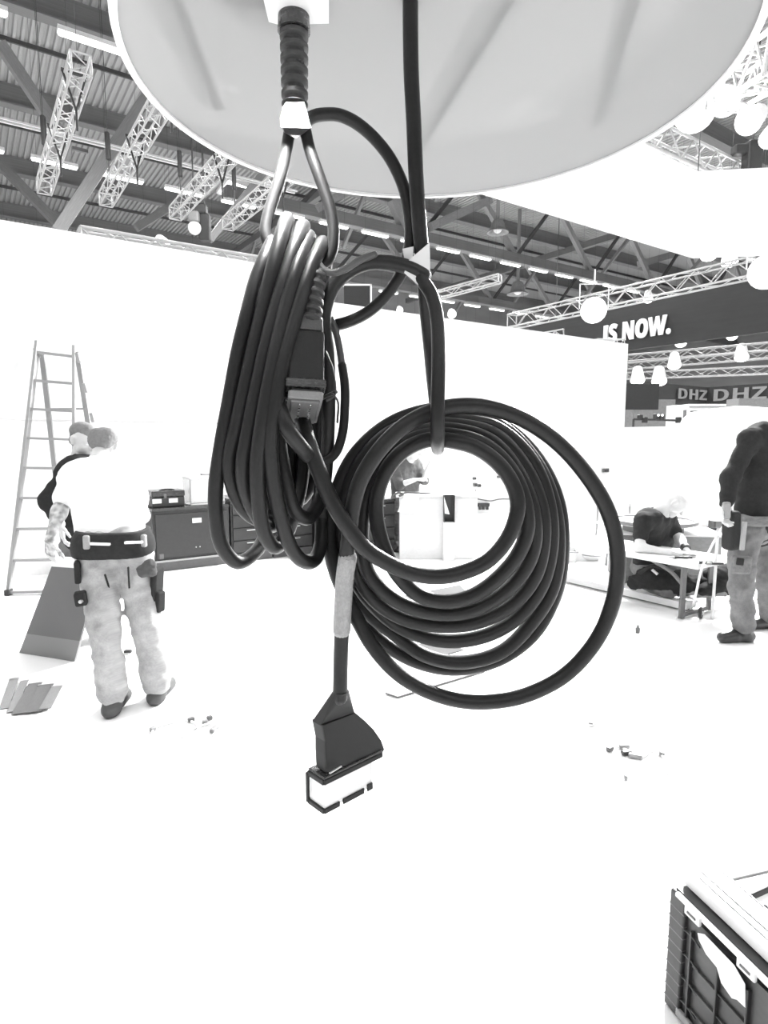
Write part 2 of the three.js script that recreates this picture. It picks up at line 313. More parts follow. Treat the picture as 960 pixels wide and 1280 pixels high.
// ---------- white hanging banner ring ----------
{
  const t = thing('hanging_banner', 'huge white fabric banner with an angled corner hanging above the far wall', 'banner');
  const P = [[5, 2], [5, 6.86], [11.9, 6.9], [13.2, 5.75], [18, 1.5], [18, -6]];
  for (let i = 0; i < P.length - 1; i++) {
    const p = hall(P[i][0], P[i][1], 5), q = hall(P[i + 1][0], P[i + 1][1], 5);
    mesh('banner_face', beam(p.clone().add(V(0, .78, 0)), q.clone().add(V(0, .78, 0)), .04, 1.56), M.fabricWhite, t);
    mesh('hem_tube', rod(p, q, .03), M.aluPale, t);
    mesh('hanger', rod(p.clone().add(V(0, 1.56, 0)), p.clone().setY(TOP), .01), M.steelDark, t);
  }
}
// ---------- lettered fascias ----------
const font = await new FontLoader().loadAsync('fonts/droid/droid_sans_bold.typeface.json');
function lettering(parent, text, origin, dirX, h, wide, m, bold = 0) {     // raised letters standing on an upright face
  const g = new TextGeometry(text, { font, size: h, depth: .05, curveSegments: 5, bevelEnabled: bold > 0, bevelSize: bold, bevelThickness: .01, bevelSegments: 2 }); g.computeBoundingBox();
  const w = g.boundingBox.max.x - g.boundingBox.min.x; g.translate(-g.boundingBox.min.x, 0, 0).scale(wide / w, 1, 1);
  const x = dirX.clone().normalize(), z = x.clone().cross(V(0, 1, 0));
  g.applyMatrix4(new THREE.Matrix4().makeBasis(x, V(0, 1, 0), z).setPosition(origin));
  return mesh('lettering', g, m, parent);
}
{
  const t = thing('fascia_banner', 'long dark grey fascia lettered IS NOW in white', 'banner');
  mesh('fascia_board', hallBox(22, 22.15, 2, 20.5, 4.98, 6.9), M.fascia, t);
  mesh('lettering', hallBox(21.91, 21.99, 16.16, 16.35, 5.38, 6.08), M.white, t);
  lettering(t, 'S NOW.', hall(21.93, 16.08, 5.4), HB.clone().negate(), .66, 2.68, M.white, .03);
  for (const b of [4, 19]) mesh('hanger', rod(hall(22.07, b, 6.9), hall(22.07, b, TOP), .015), M.steelDark, t);
  const u = thing('fascia_banner', 'low dark fascia with grey DHZ lettering on two sides, farther back', 'banner');
  const a = 36.5, b = 19.8;
  mesh('fascia_board', hallBox(20, a + .1, b, b + .1, 3.4, 4.5), M.fascia, u);
  mesh('fascia_board', hallBox(a, a + .1, 8, b, 3.4, 4.5), M.fascia, u);
  lettering(u, 'DHZ', hall(33.3, b - .07, 3.72), HA, .58, 3.0, M.letterGrey);
  lettering(u, 'DHZ', hall(a - .07, 19.35, 3.66), HB.clone().negate(), .68, 2.9, M.letterGrey);
  mesh('post', [beam(hall(20.1, b + .05, 0), hall(20.1, b + .05, 3.5), .12), beam(hall(a, b, 0), hall(a, b, 3.5), .12), beam(hall(a, 8.1, 0), hall(a, 8.1, 3.5), .12)], M.steel, u);
}
// things behind the low wall
function boxAt(name, label, cat, x0, y0, x1, y1, d, depth, m, r = .01) {
  const p = atD((x0 + x1) / 2, y1, d), w = (x1 - x0) / F * d, h = (y1 - y0) / F * d;
  const t = thing(name, label, cat, null, V(p.x, p.y, p.z));
  mesh('body', box(w, h, depth, 0, h / 2, -depth / 2, r), m, t); return [t, w, h];
}
{
  let [t, w, h] = boxAt('display_screen', 'large dark screen beside the end of the far white wall', 'screen', 770, 480, 823, 512, 22, .12, M.fascia);
  mesh('stand', box(.2, 3, .1, 0, -1.45, -.1), M.steel, t);
  [t, w, h] = boxAt('backdrop_panel', 'grey backdrop panel behind the low white wall', 'panel', 780, 500, 842, 545, 25, .1, M.greyBox);
  mesh('foot', box(w, 1.8, .3, 0, -.9, -.1), M.greyBox, t);
  [t, w, h] = boxAt('column', 'white square column behind the low white wall', 'column', 839, 507, 861, 550, 21, .5, M.whitePaint);
  mesh('foot', box(w + .1, 1.6, .6, 0, -.8, -.25), M.whitePaint, t);
  [t, w, h] = boxAt('shelf_canopy', 'white horizontal canopy board below the grey lettering', 'canopy', 861, 505, 922, 512, 19, .8, M.whitePaint);
  mesh('post', [rod(V(-w * .45, 0, -.4), V(-w * .45, -3, -.4), .05), rod(V(w * .45, 0, -.4), V(w * .45, -3, -.4), .05)], M.steel, t);
  mesh('edge_line', box(w, .03, .02, 0, h * .45, .01), M.strip, t);
  [t, w, h] = boxAt('grey_box', 'grey box standing high beside the canopy board at the frame edge', 'box', 923, 498, 985, 512, 16, .6, M.greyBox);
  mesh('pedestal', box(w * .9, 2.2, .5, 0, -1.1, -.3), M.greyBox, t);
  t = thing('camera_rig', 'dark equipment bar with small lamps behind the low white wall', 'equipment');
  const p = atD(792, 524, 17), q = atD(862, 526, 17);
  mesh('bar', rod(p, q, .03), M.caseDark, t);
  for (const [x, y] of [[800, 522], [806, 525], [820, 521], [827, 522], [848, 525]]) mesh('clamp', turned(box(.12, .16, .12, 0, 0, 0, .02), 0, .3, 0).translate(...atD(x, y, 17).toArray()), M.caseDark, t);
  for (const x of [823, 828]) mesh('led', new THREE.SphereGeometry(.03, 10, 8).translate(...atD(x, 519, 16.85).toArray()), M.ledGlow, t);
  mesh('post', [rod(p, p.clone().setY(0), .03), rod(q, q.clone().setY(0), .03)], M.caseDark, t);
  // white rounded shell (a covered van front) before the low wall
  t = thing('white_shell', 'smooth white rounded shell rising behind the man in the dark sweater', 'shell');
  const d = 9.6, px = [[861, 538], [866, 524], [876, 516], [900, 512], [925, 509], [945, 510], [990, 514], [990, 538]].map(([x, y]) => atD(x, y, d));
  const s = new THREE.Shape(px.map(v => new THREE.Vector2(v.x - px[0].x, v.y)));
  s.lineTo(px[7].x - px[0].x, .0); s.lineTo(0, 0);
  mesh('body', new THREE.ExtrudeGeometry(s, { depth: .3, bevelEnabled: true, bevelSize: .02, bevelThickness: .03, bevelSegments: 4 }).translate(px[0].x, 0, px[0].z - .33), M.white, t);
  mesh('skirt', box(1.6, .12, .4, .8 + px[0].x, .06, px[0].z - .2, .02), M.whitePaint, t);
}
{ // black board on top of the wall, seen through the cable loop
  const [t, w] = boxAt('wall_monitor', 'dark flat panel raised above the far wall, inside the cable loop', 'screen', 430, 357, 463, 385, 11.5, .1, M.fascia, .006);
  mesh('rim', box(w + .04, .03, .12, 0, .42, -.05), M.white, t); mesh('side_rim', box(.03, .45, .12, w / 2 + .01, .21, -.05), M.white, t); mesh('post', rod(V(0, 0, -.05), V(0, -1.2, -.05), .04), M.aluPale, t);
}

// ---------- the hanging disc ----------
const DISC_Y = 1.988, DC = V(.063, DISC_Y, -.906), DR = .401;
{
  const t = thing('hanging_disc', 'large pale round fabric disc lamp shade hanging over the cables', 'lamp', null, DC);
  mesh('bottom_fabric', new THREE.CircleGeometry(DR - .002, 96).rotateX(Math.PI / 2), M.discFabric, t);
  const rim = new THREE.LatheGeometry([[DR - .006, -.004], [DR + .003, -.004], [DR + .004, 0], [DR + .004, .1], [DR + .001, .104], [DR - .004, .1], [DR - .004, .004]].map(p => new THREE.Vector2(...p)), 128);
  mesh('rim', rim, M.fabricWhite, t);
  const L = p => p.clone().sub(DC);
  const inside = p => { const v = L(p); v.y = 0; if (v.length() > DR - .012) v.setLength(DR - .012); return v.setY(.010); };
  const lines = [[[205, 0], [268, 125]], [[645, -10], [535, 170]], [[795, -10], [752, 140]]];
  for (const [a, b] of lines) { const p = atY(...a, DISC_Y), q = atY(...b, DISC_Y), e = q.clone().sub(p); mesh('spoke', beam(inside(p.clone().addScaledVector(e, -.6)), inside(q.clone().addScaledVector(e, .15)), .017, .014), M.steel, t); }
  mesh('edge_piping', new THREE.TorusGeometry(DR - .001, .0045, 10, 128).rotateX(Math.PI / 2), M.fabricWhite, t);
  mesh('hub', new THREE.CylinderGeometry(.05, .05, .03, 32).translate(-.2, .03, .16), M.steel, t);
  for (let k = 0; k < 3; k++) { const a = k * 2.094 + .4, p = V(Math.cos(a) * DR, .1, Math.sin(a) * DR); mesh('wire', rod(p, V(p.x * .3, TOP - DISC_Y, p.z * .3), .0015, .0015, 6), M.metal, t); }
}

{ // unseen spot added under the disc to whiten the tops of the cable bundle
  const p = V(-.112, 1.966, -.684), aim = V(-.113, 1.75, -.768), dir = aim.clone().sub(p).normalize();
  const t = thing('added_clip_lamp', 'little unseen spotlight added under the disc to whiten the cable tops', 'lamp');
  mesh('lamp_can', rod(p.clone().addScaledVector(dir, -.001), p.clone().addScaledVector(dir, -.016), .014, .012, 20), M.steelDark, t);
  mesh('lens', rod(p, p.clone().addScaledVector(dir, -.003), .012, .012, 20), M.lampGlow, t);
  const l = new THREE.SpotLight(0xffffff, ADDED_CLIP_LIGHT, 4, .27, 1, 2); l.position.copy(p).addScaledVector(dir, .003); l.target.position.copy(aim); l.castShadow = true; scene.add(l, l.target);
}

// ---------- hanging cables ----------
const R = .0089, RC = .0096;
const path = list => list.map(([x, y, z = .75]) => atZ(x, y, -z));
const loop = (name, list, r, m, parent) => mesh(name, tube(path(list), r), m, parent);
// plug on the disc with its taped sling
{
  const t = thing('plug_cable', 'short cable with a ribbed plug in the disc, white tape and sling loop', 'cable');
  const top = DISC_Y - .004;
  const c = [[327, -14], [411, -14], [411, 26], [350, 28], [336, 24]].map(p => atY(p[0], p[1], top));
  mesh('socket_plate', hull([...c, ...c.map(p => p.clone().add(V(0, -.003, 0)))]), M.tape, t);
  const ax = y => atZ(367 + y * .012, y, -.765);
  mesh('plug_body', [rod(ax(-20), ax(12), .0195, .0205, 28), rod(ax(10), ax(40), .0175, .0188, 28)], M.plastic, t);
  const prof = [], p0 = ax(40), p1 = ax(131), L = p0.distanceTo(p1);
  prof.push(new THREE.Vector2(.0001, 0));
  for (let i = 0; i <= 96; i++) { const u = i / 96, w = (u * 6.2) % 1; prof.push(new THREE.Vector2((w < .12 || w > .6 ? .0118 : .0166 - .0012 * u), L * u)); }
  prof.push(new THREE.Vector2(.0001, L));
  const g = new THREE.LatheGeometry(prof, 32);
  g.applyMatrix4(new THREE.Matrix4().makeRotationFromQuaternion(new THREE.Quaternion().setFromUnitVectors(V(0, 1, 0), p1.clone().sub(p0).normalize())).setPosition(p0));
  mesh('ribbed_sleeve', g, M.rubber, t);
  const wrap = (pts, dz, z) => hull(pts.flatMap(([x, y]) => [atZ(x, y, -(z - dz)), atZ(x, y, -(z + dz)), atZ(368 + (x - 368) * 1.08, y, -z)]));
  mesh('tape', [wrap([[358, 127], [380, 127], [382, 136], [354, 134]], .012, .765), wrap([[354, 133], [382, 135], [388, 160], [370, 153], [352, 159], [351, 148]], .016, .765)], M.tape, t);
  mesh('cable_collar', wrap([[353, 157], [387, 160], [380, 166], [370, 173], [356, 166]], .012, .765), M.rubber, t);
  loop('cable_loop', [[363, 160, .765], [357, 192, .765], [350, 222, .763], [341, 250, .762], [334, 274, .76], [332, 292, .758], [338, 308, .758], [352, 317, .758], [372, 322, .758], [393, 328, .756], [407, 328, .755], [414, 315, .755], [417, 293, .757], [414, 266, .76], [406, 240, .762], [396, 212, .763], [387, 186, .765], [381, 160, .765]], .0071, M.cable, t);
}
// long multicore cable: bundle on the sling, coil on the hook, a connector at either end
const mc = thing('multicore_cable', 'long black multicore cable hung as a bundle and a round coil, connectors at both ends', 'cable');
{
  // bundle turns: front run down, bottom bend, back run up, over the sling
  const turns = [
    [[336, 345, .83], [335, 315, .785], [341, 303, .757], [332, 322, .738], [320, 352, .728], [310, 390, .715], [298, 440, .71], [287, 500, .707], [277, 555, .706], [270, 605, .708], [270, 645, .712], [277, 682, .72], [296, 703, .738], [314, 695, .76], [328, 677, .785], [338, 640, .81], [342, 560, .83], [340, 450, .835], [336, 370, .835]],
    [[352, 325, .82], [356, 288, .79], [359, 274, .762], [354, 288, .738], [344, 325, .722], [333, 370, .714], [321, 420, .706], [309, 475, .70], [297, 530, .70], [287, 575, .703], [291, 608, .708], [303, 634, .72], [319, 648, .74], [336, 648, .765], [352, 630, .79], [360, 590, .81], [362, 520, .82], [358, 400, .83], [352, 345, .83]],
    [[368, 340, .82], [373, 303, .79], [379, 283, .762], [372, 300, .738], [358, 340, .722], [346, 382, .708], [334, 430, .698], [323, 480, .692], [312, 535, .69], [304, 580, .692], [306, 610, .70], [316, 636, .716], [330, 655, .74], [346, 655, .77], [362, 630, .80], [372, 590, .82], [374, 500, .83], [370, 400, .83], [366, 350, .83]],
    [[380, 345, .81], [382, 310, .785], [386, 296, .762], [380, 310, .74], [369, 342, .72], [357, 385, .704], [347, 430, .692], [338, 475, .684], [329, 525, .68], [322, 580, .682], [324, 632, .69], [331, 668, .702], [343, 684, .72], [356, 672, .75], [368, 640, .785], [378, 595, .81], [380, 500, .82], [378, 400, .82], [378, 355, .82]],
    [[404, 350, .80], [407, 320, .785], [405, 304, .765], [397, 316, .742], [385, 345, .725], [373, 382, .708], [361, 425, .694], [350, 470, .684], [342, 515, .68], [338, 560, .682], [343, 610, .69], [352, 650, .70], [364, 685, .715], [378, 701, .73], [391, 702, .75], [400, 685, .77], [402, 655, .785], [400, 620, .80], [404, 560, .81], [406, 480, .81], [404, 400, .81]],
    [[352, 470, .735], [346, 505, .72], [349, 555, .715], [358, 605, .715], [368, 637, .722], [382, 648, .735], [394, 638, .76], [401, 615, .79], [398, 560, .815], [392, 480, .825], [388, 400, .825]],
    [[386, 420, .83], [388, 500, .83], [384, 560, .83], [376, 605, .82], [364, 632, .80], [350, 640, .78], [338, 628, .77], [332, 590, .775], [336, 520, .79], [346, 440, .81]],
    [[396, 430, .85], [398, 500, .85], [396, 560, .845], [386, 610, .83], [372, 626, .815], [360, 610, .81], [362, 560, .82], [370, 500, .83]],
    [[343, 488, .70], [350, 512, .685], [360, 537, .68], [374, 556, .69], [386, 570, .71]],
  ];
  turns.forEach(p => loop('cable_loop', p, R, M.cable, mc));
  // the coil: one run from the bundle inwards to outwards and down to the lower connector
  const D = [.722, .742, .754, .766, .778, .790, .802];
  const ring = (zs, pts) => pts.map(([x, y, dz = 0]) => [x, y, zs + dz]);
  const coil = [
    [366, 475, .775], [373, 505, .758], [379, 530, .735], [387, 558, .715], [399, 590, .71], [414, 625, .71], [434, 658, .71], [456, 685, .713], [485, 704, .716], [517, 717, .72], [548, 721, .722], [577, 716, .724], [610, 701, .728], [635, 672, .732], [647, 637, .734], [644, 613, .736], [628, 585, .738], [600, 562, .74], [570, 552, .74],
    ...ring(.748, [[535, 550], [505, 563], [483, 588], [471, 621], [471, 650], [482, 690], [500, 722], [526, 745], [560, 752], [592, 744], [624, 721], [648, 692], [659, 662], [656, 628], [640, 590], [610, 559], [575, 546]]),
    ...ring(.760, [[532, 545], [497, 560], [470, 592], [455, 635], [452, 680], [459, 714], [478, 738], [508, 757], [548, 767], [590, 763], [630, 741], [656, 712], [668, 680], [666, 638], [648, 592], [615, 553], [575, 539]]),
    ...ring(.772, [[532, 539], [494, 556], [464, 590], [448, 635], [442, 682], [449, 722], [470, 752], [506, 774], [550, 782], [596, 778], [640, 756], [668, 722], [679, 680], [677, 636], [657, 586], [620, 545], [578, 533]]),
    ...ring(.784, [[530, 533], [490, 549], [457, 586], [439, 632], [434, 684], [446, 728], [471, 761], [506, 787], [556, 801], [602, 796], [642, 776], [674, 738], [688, 692], [687, 636], [666, 578], [622, 536], [578, 527]]),
    ...ring(.796, [[528, 527], [482, 545], [447, 585], [430, 632], [427, 690], [438, 735], [462, 768], [490, 790], [528, 818], [576, 828], [626, 815], [664, 779], [690, 736], [698, 684], [692, 630], [671, 580], [630, 536], [585, 520]]),
    ...ring(.808, [[530, 520], [478, 540], [440, 582], [423, 632], [421, 690], [434, 742], [454, 778], [480, 804], [518, 826], [562, 836], [604, 831], [640, 815], [672, 786], [696, 736], [703, 682], [699, 635], [684, 594], [655, 553], [610, 521], [565, 511]]),
    [515, 518, .812], [476, 537, .81], [441, 572, .805], [421, 615, .80], [412, 662, .79], [417, 706, .78], [433, 747, .77], [447, 775, .765], [466, 808, .76], [496, 841, .755], [532, 863, .752], [575, 876, .75], [618, 877, .75], [660, 868, .75], [706, 844, .75], [745, 801, .748], [767, 749, .746], [772, 694, .744], [761, 642, .742], [732, 592, .74], [692, 549, .737], [645, 520, .734], [600, 508, .731], [560, 509, .728], [528, 519, .725], [498, 538, .722], [470, 568, .72], [450, 602, .72], [440, 640, .722], [435, 680, .725], [431, 720, .735], [428, 770, .745], [426, 820, .75], [425, 872, .75],
  ];
  loop('cable_coil', coil, RC, M.cable, mc);
  loop('label_sleeve', [[434.6, 697, .7285], [431, 722, .7355], [428.5, 760, .743], [427, 788, .747]], .0112, M.tapeGrey, mc);
  // upper connector hanging in front of the bundle
  const h = new THREE.Group(); h.name = 'hood_connector'; h.position.copy(atZ(383, 446, -.69)); h.rotation.set(-.28, .2, -.05, 'YXZ'); mc.add(h);
  mesh('hood', [box(.040, .066, .086, 0, 0, -.043, .004), box(.036, .026, .07, .001, .042, -.04, .006)], M.hood, h);
  mesh('hood_rim', box(.044, .010, .090, 0, -.030, -.043, .002), M.plastic, h);
  mesh('insert', [box(.032, .016, .078, 0, -.043, -.043, .002)], M.insertGrey, h);
  mesh('insert_frame', [box(.036, .008, .006, 0, -.044, -.001, .001), box(.036, .008, .006, 0, -.044, -.084, .001), box(.004, .008, .088, .017, -.044, -.043, .001), box(.004, .008, .088, -.017, -.044, -.043, .001)], M.tapeGrey, h);
  const pins = []; for (const x of [-.006, .006]) for (let k = 0; k < 8; k++) pins.push(rod(V(x, -.051, -.01 - k * .0092), V(x, -.0535, -.01 - k * .0092), .0016, .0016, 8));
  for (const x of [-.006, .006]) for (let k = 0; k < 8; k++) mesh('pin', pins.shift(), M.chrome, h);
  mesh('label_patch', box(.024, .02, .002, .004, .044, -.004, .0005), M.cableGrey, h);
  for (const s of [1, -1]) mesh('latch', [tube([V(s * .022, .012, -.01), V(s * .03, -.01, -.008), V(s * .032, -.04, -.008), V(s * .024, -.046, -.008)], .0016, 8), tube([V(s * .03, -.038, -.008), V(s * .036, -.046, -.008), V(s * .036, -.07, -.01)], .0013, 8), rod(V(s * .02, -.036, -.03), V(s * .034, -.036, -.006), .0022)], M.caseDark, h);
  // strain relief rising from the hood, wide ribs at the foot
  const p0 = atZ(387, 404, -.715), p1 = atZ(399, 338, -.735), L = p0.distanceTo(p1), prof = [new THREE.Vector2(.0001, 0)];
  for (let i = 0; i <= 96; i++) { const u = i / 96, w = (u * 6) % 1; prof.push(new THREE.Vector2((w < .15 || w > .62 ? .0102 : .0136) * (1 - .35 * u), L * u)); }
  prof.push(new THREE.Vector2(.0001, L));
  mesh('ribbed_sleeve', new THREE.LatheGeometry(prof, 28).applyMatrix4(new THREE.Matrix4().makeRotationFromQuaternion(new THREE.Quaternion().setFromUnitVectors(V(0, 1, 0), p1.clone().sub(p0).normalize())).setPosition(p0)), M.rubber, mc);
  // lower connector
  const P0 = atZ(405, 978, -.75), y0 = P0.y;
  const E1 = atY(478, 942.5, y0), dx = E1.clone().sub(P0), len = dx.length(); dx.normalize();
  const nz = dx.clone().cross(V(0, 1, 0)).normalize(); if (nz.z < 0) nz.negate();     // towards the viewer
  const dep = atY(383, 966, y0).distanceTo(P0) * 1.0;
  const k = new THREE.Group(); k.name = 'lower_connector'; mc.add(k);
  const back = nz.clone().negate(), m4 = new THREE.Matrix4().makeBasis(dx, V(0, 1, 0), nz).setPosition(P0);
  const loc = (x, y) => { const p = onP(x, y, P0, nz).sub(P0); return new THREE.Vector2(p.dot(dx), p.y); };
  const sh = new THREE.Shape([[411, 966], [410, 945], [410, 928], [406, 908], [446, 893], [458, 903], [469, 914], [478, 927], [482, 938], [479, 943]].map(p => loc(...p)));
  mesh('hood', new THREE.ExtrudeGeometry(sh, { depth: dep * .46, bevelEnabled: true, bevelSize: .0015, bevelThickness: .004, bevelSegments: 3 }).translate(0, 0, -dep * .66).applyMatrix4(m4), M.hood, k);
  const B = (w, h, d, x, y, z, r = .0015) => box(w, h, d, x + w / 2, y + h / 2, z - d / 2, r).applyMatrix4(m4);
  const hgt = P0.y - atZ(405, 1016, -.75).y, lw = atY(467, 948, y0).distanceTo(P0);
  mesh('insert_block', [B(lw * .98, hgt * .98, dep * .94, .001, -hgt, -.001, .002)], M.white, k);
  const bar = .0075, boot = [];
  for (let i = 0; i < 16; i++) { const a = i / 16 * Math.PI * 2, c0 = atZ(426, 864, -.75); boot.push(c0.clone().add(V(Math.cos(a) * .0105, 0, Math.sin(a) * .0105))); }
  for (const [x, y] of [[404, 909], [447, 894], [440, 886]]) { const q = loc(x, y); for (const z of [-dep * .17, -dep * .68]) boot.push(V(q.x, q.y, z).applyMatrix4(m4)); }
  mesh('boot', hull(boot), M.hood, k);
  mesh('latch_frame', [B(len * 1.0, bar, .003, 0, -bar * .6, .0015), B(.004, bar, dep, -.002, -bar * .6, 0), B(.004, hgt, .006, -.003, -hgt, -dep + .003), B(.004, bar, dep, -.002, -hgt - bar * .3, 0), B(lw * .30, bar, .003, 0, -hgt - bar * .3, .0015), B(lw * .44, bar * 1.1, .003, lw * .36, -hgt - bar * .3, .0015), B(lw * .12, bar * 1.4, .003, lw * .86, -hgt - bar * .3, .0015), B(lw, bar, .003, 0, -hgt - bar * .3, -dep + .002)], M.hood, k);
  mesh('rim', [B(len, .004, dep, 0, .002, 0)], M.plastic, k);
  mesh('hinge', [rod(V(.006, .012, .004), V(.026, .014, .004), .0014).applyMatrix4(m4)], M.metal, k);
}
// support cable with the hook that carries the coil
{
  const t = thing('support_cable', 'black cable hanging straight from the disc, taped, arching left and hooking the coil', 'cable');
  loop('vertical_run', [[513, -28, .752], [513, 30, .752], [514, 90, .752], [517, 150, .752], [520, 220, .751], [524, 280, .75], [527, 315, .75], [527, 340, .75]], R, M.cable, t);
  loop('arch', [[383, 152, .765], [386, 149, .766], [394, 145, .768], [408, 143, .77], [424, 144, .77], [444, 153, .77], [466, 171, .77], [487, 197, .768], [503, 230, .766], [510, 258, .764], [513, 290, .762], [510, 318, .762], [499, 346, .765], [483, 369, .77], [460, 390, .775], [436, 402, .78], [412, 408, .785], [395, 412, .79]], .0072, M.cable, t);
  loop('side_loop', [[530, 344, .742], [515, 336, .742], [500, 331, .743], [480, 328, .745], [458, 329, .748], [436, 339, .75], [418, 356, .752], [408, 378, .753], [405, 404, .755], [409, 440, .757], [411, 490, .76], [410, 540, .765], [408, 580, .775], [404, 625, .785], [402, 660, .79]], .0086, M.cable, t);
  loop('hook_loop', [[529, 352, .765], [532, 385, .78], [536, 425, .80], [540, 470, .83], [545, 520, .85], [547, 548, .845], [547.5, 560, .79], [547, 557, .73], [547, 542, .705], [547, 505, .70], [548, 465, .705], [548, 425, .715], [546, 395, .725], [539, 368, .735], [527, 349, .74]], .0080, M.cable, t);
  loop('thin_strand', [[396, 326, .735], [404, 337, .735], [416, 341, .735], [432, 336, .735], [450, 325, .737], [468, 319, .74]], .0042, M.cableGrey, t);
  loop('thin_strand', [[414, 400, .775], [421, 418, .772], [425, 438, .77], [428, 460, .768], [430, 478, .767]], .0046, M.cableGrey, t);
  loop('sleeved_strand', [[428, 457, .768], [431, 480, .766], [431, 510, .765], [428, 542, .763], [419, 567, .762], [405, 577, .765], [390, 574, .775], [380, 560, .79]], .0058, M.cable, t);
  const w = (pts, z, d) => hull(pts.flatMap(([x, y]) => [atZ(x, y, -(z - d)), atZ(x, y, -(z + d))]));
  mesh('tape', [w([[503, 311], [517, 308], [516, 322], [506, 327]], .757, .012), w([[537, 303], [538, 346], [527, 360], [505, 341], [511, 325], [524, 314]], .75, .0135)], M.tape, t);
}

// ---------- figures: one skin surface each, clothes as parts over it ----------
function surfaceNet(f, min, max, cell) {
  const nx = Math.ceil((max.x - min.x) / cell) + 1, ny = Math.ceil((max.y - min.y) / cell) + 1, nz = Math.ceil((max.z - min.z) / cell) + 1;
  const S = new Float32Array(nx * ny * nz), id = (i, j, k) => (k * ny + j) * nx + i;
  for (let k = 0; k < nz; k++) for (let j = 0; j < ny; j++) for (let i = 0; i < nx; i++) S[id(i, j, k)] = f(min.x + i * cell, min.y + j * cell, min.z + k * cell);
  const vid = new Int32Array(nx * ny * nz).fill(-1), P = [], I = [];
  const E = [[0, 1], [0, 2], [0, 4], [1, 3], [1, 5], [2, 3], [2, 6], [3, 7], [4, 5], [4, 6], [5, 7], [6, 7]];
  for (let k = 0; k < nz - 1; k++) for (let j = 0; j < ny - 1; j++) for (let i = 0; i < nx - 1; i++) {
    const c = []; let m = 0;
    for (let q = 0; q < 8; q++) { const v = S[id(i + (q & 1), j + ((q >> 1) & 1), k + (q >> 2))]; c.push(v); if (v < 0) m |= 1 << q; }
    if (!m || m === 255) continue;
    let x = 0, y = 0, z = 0, n = 0;
    for (const [a, b] of E) { if ((c[a] < 0) === (c[b] < 0)) continue; const t = c[a] / (c[a] - c[b]); x += (a & 1) * (1 - t) + (b & 1) * t; y += ((a >> 1) & 1) * (1 - t) + ((b >> 1) & 1) * t; z += (a >> 2) * (1 - t) + (b >> 2) * t; n++; }
    vid[id(i, j, k)] = P.length / 3; P.push(min.x + (i + x / n) * cell, min.y + (j + y / n) * cell, min.z + (k + z / n) * cell);
  }
  const quad = (a, b, c, d, flip) => { if (a < 0 || b < 0 || c < 0 || d < 0) return; flip ? I.push(a, c, b, a, d, c) : I.push(a, b, c, a, c, d); };
  for (let k = 1; k < nz - 1; k++) for (let j = 1; j < ny - 1; j++) for (let i = 1; i < nx - 1; i++) {
    const s = S[id(i, j, k)] < 0;
    if (s !== S[id(i + 1, j, k)] < 0) quad(vid[id(i, j - 1, k - 1)], vid[id(i, j, k - 1)], vid[id(i, j, k)], vid[id(i, j - 1, k)], !s);
    if (s !== S[id(i, j + 1, k)] < 0) quad(vid[id(i - 1, j, k - 1)], vid[id(i - 1, j, k)], vid[id(i, j, k)], vid[id(i, j, k - 1)], !s);
    if (s !== S[id(i, j, k + 1)] < 0) quad(vid[id(i - 1, j - 1, k)], vid[id(i, j - 1, k)], vid[id(i, j, k)], vid[id(i - 1, j, k)], !s);
  }
  const g = new THREE.BufferGeometry(); g.setAttribute('position', new THREE.Float32BufferAttribute(P, 3)); g.setIndex(I); g.computeVertexNormals();
  const uv = new Float32Array(P.length / 3 * 2); for (let i = 0; i < P.length / 3; i++) { uv[2 * i] = (P[3 * i] + P[3 * i + 2] * .6) * 3; uv[2 * i + 1] = P[3 * i + 1] * 3; }
  g.setAttribute('uv', new THREE.BufferAttribute(uv, 2)); return g;
}
// bones: [p, q, r0, r1]; spheres: p === q
function field(bones, k, extra) {
  const B = bones.map(([p, q, r0, r1 = r0]) => { const d = q.clone().sub(p); return [p.x, p.y, p.z, d.x, d.y, d.z, d.lengthSq() || 1e-9, r0, r1]; });
  return (x, y, z) => {
    let m = 1e3;
    for (const b of B) {
      const ax = x - b[0], ay = y - b[1], az = z - b[2]; let t = (ax * b[3] + ay * b[4] + az * b[5]) / b[6]; t = t < 0 ? 0 : t > 1 ? 1 : t;
      const ex = ax - b[3] * t, ey = ay - b[4] * t, ez = az - b[5] * t, d = Math.sqrt(ex * ex + ey * ey + ez * ez) - (b[7] + (b[8] - b[7]) * t);
      if (d > m + k) continue; if (m > d + k) { m = d; continue; }
      const h = .5 + .5 * (m - d) / k; m = m * (1 - h) + d * h - k * h * (1 - h);
    }
    return extra ? extra(x, y, z, m) : m;
  };
}
function netOf(bones, k, cell, extra, pad = .03) {
  const b = new THREE.Box3(); for (const [p, q, r0, r1 = r0] of bones) { const r = Math.max(r0, r1); b.expandByPoint(p.clone().addScalar(r)).expandByPoint(p.clone().addScalar(-r)).expandByPoint(q.clone().addScalar(r)).expandByPoint(q.clone().addScalar(-r)); }
  b.expandByScalar(pad); return surfaceNet(field(bones, k, extra), b.min, b.max, cell);
}
const folds = (amp, f) => (x, y, z, m) => Math.abs(m) > .05 ? m : m - amp * (noise.noise(x * f, y * f * 1.6, z * f) + .5 * noise.noise(x * f * 2.3 + 9, y * f * 2.9, z * f * 2.3));
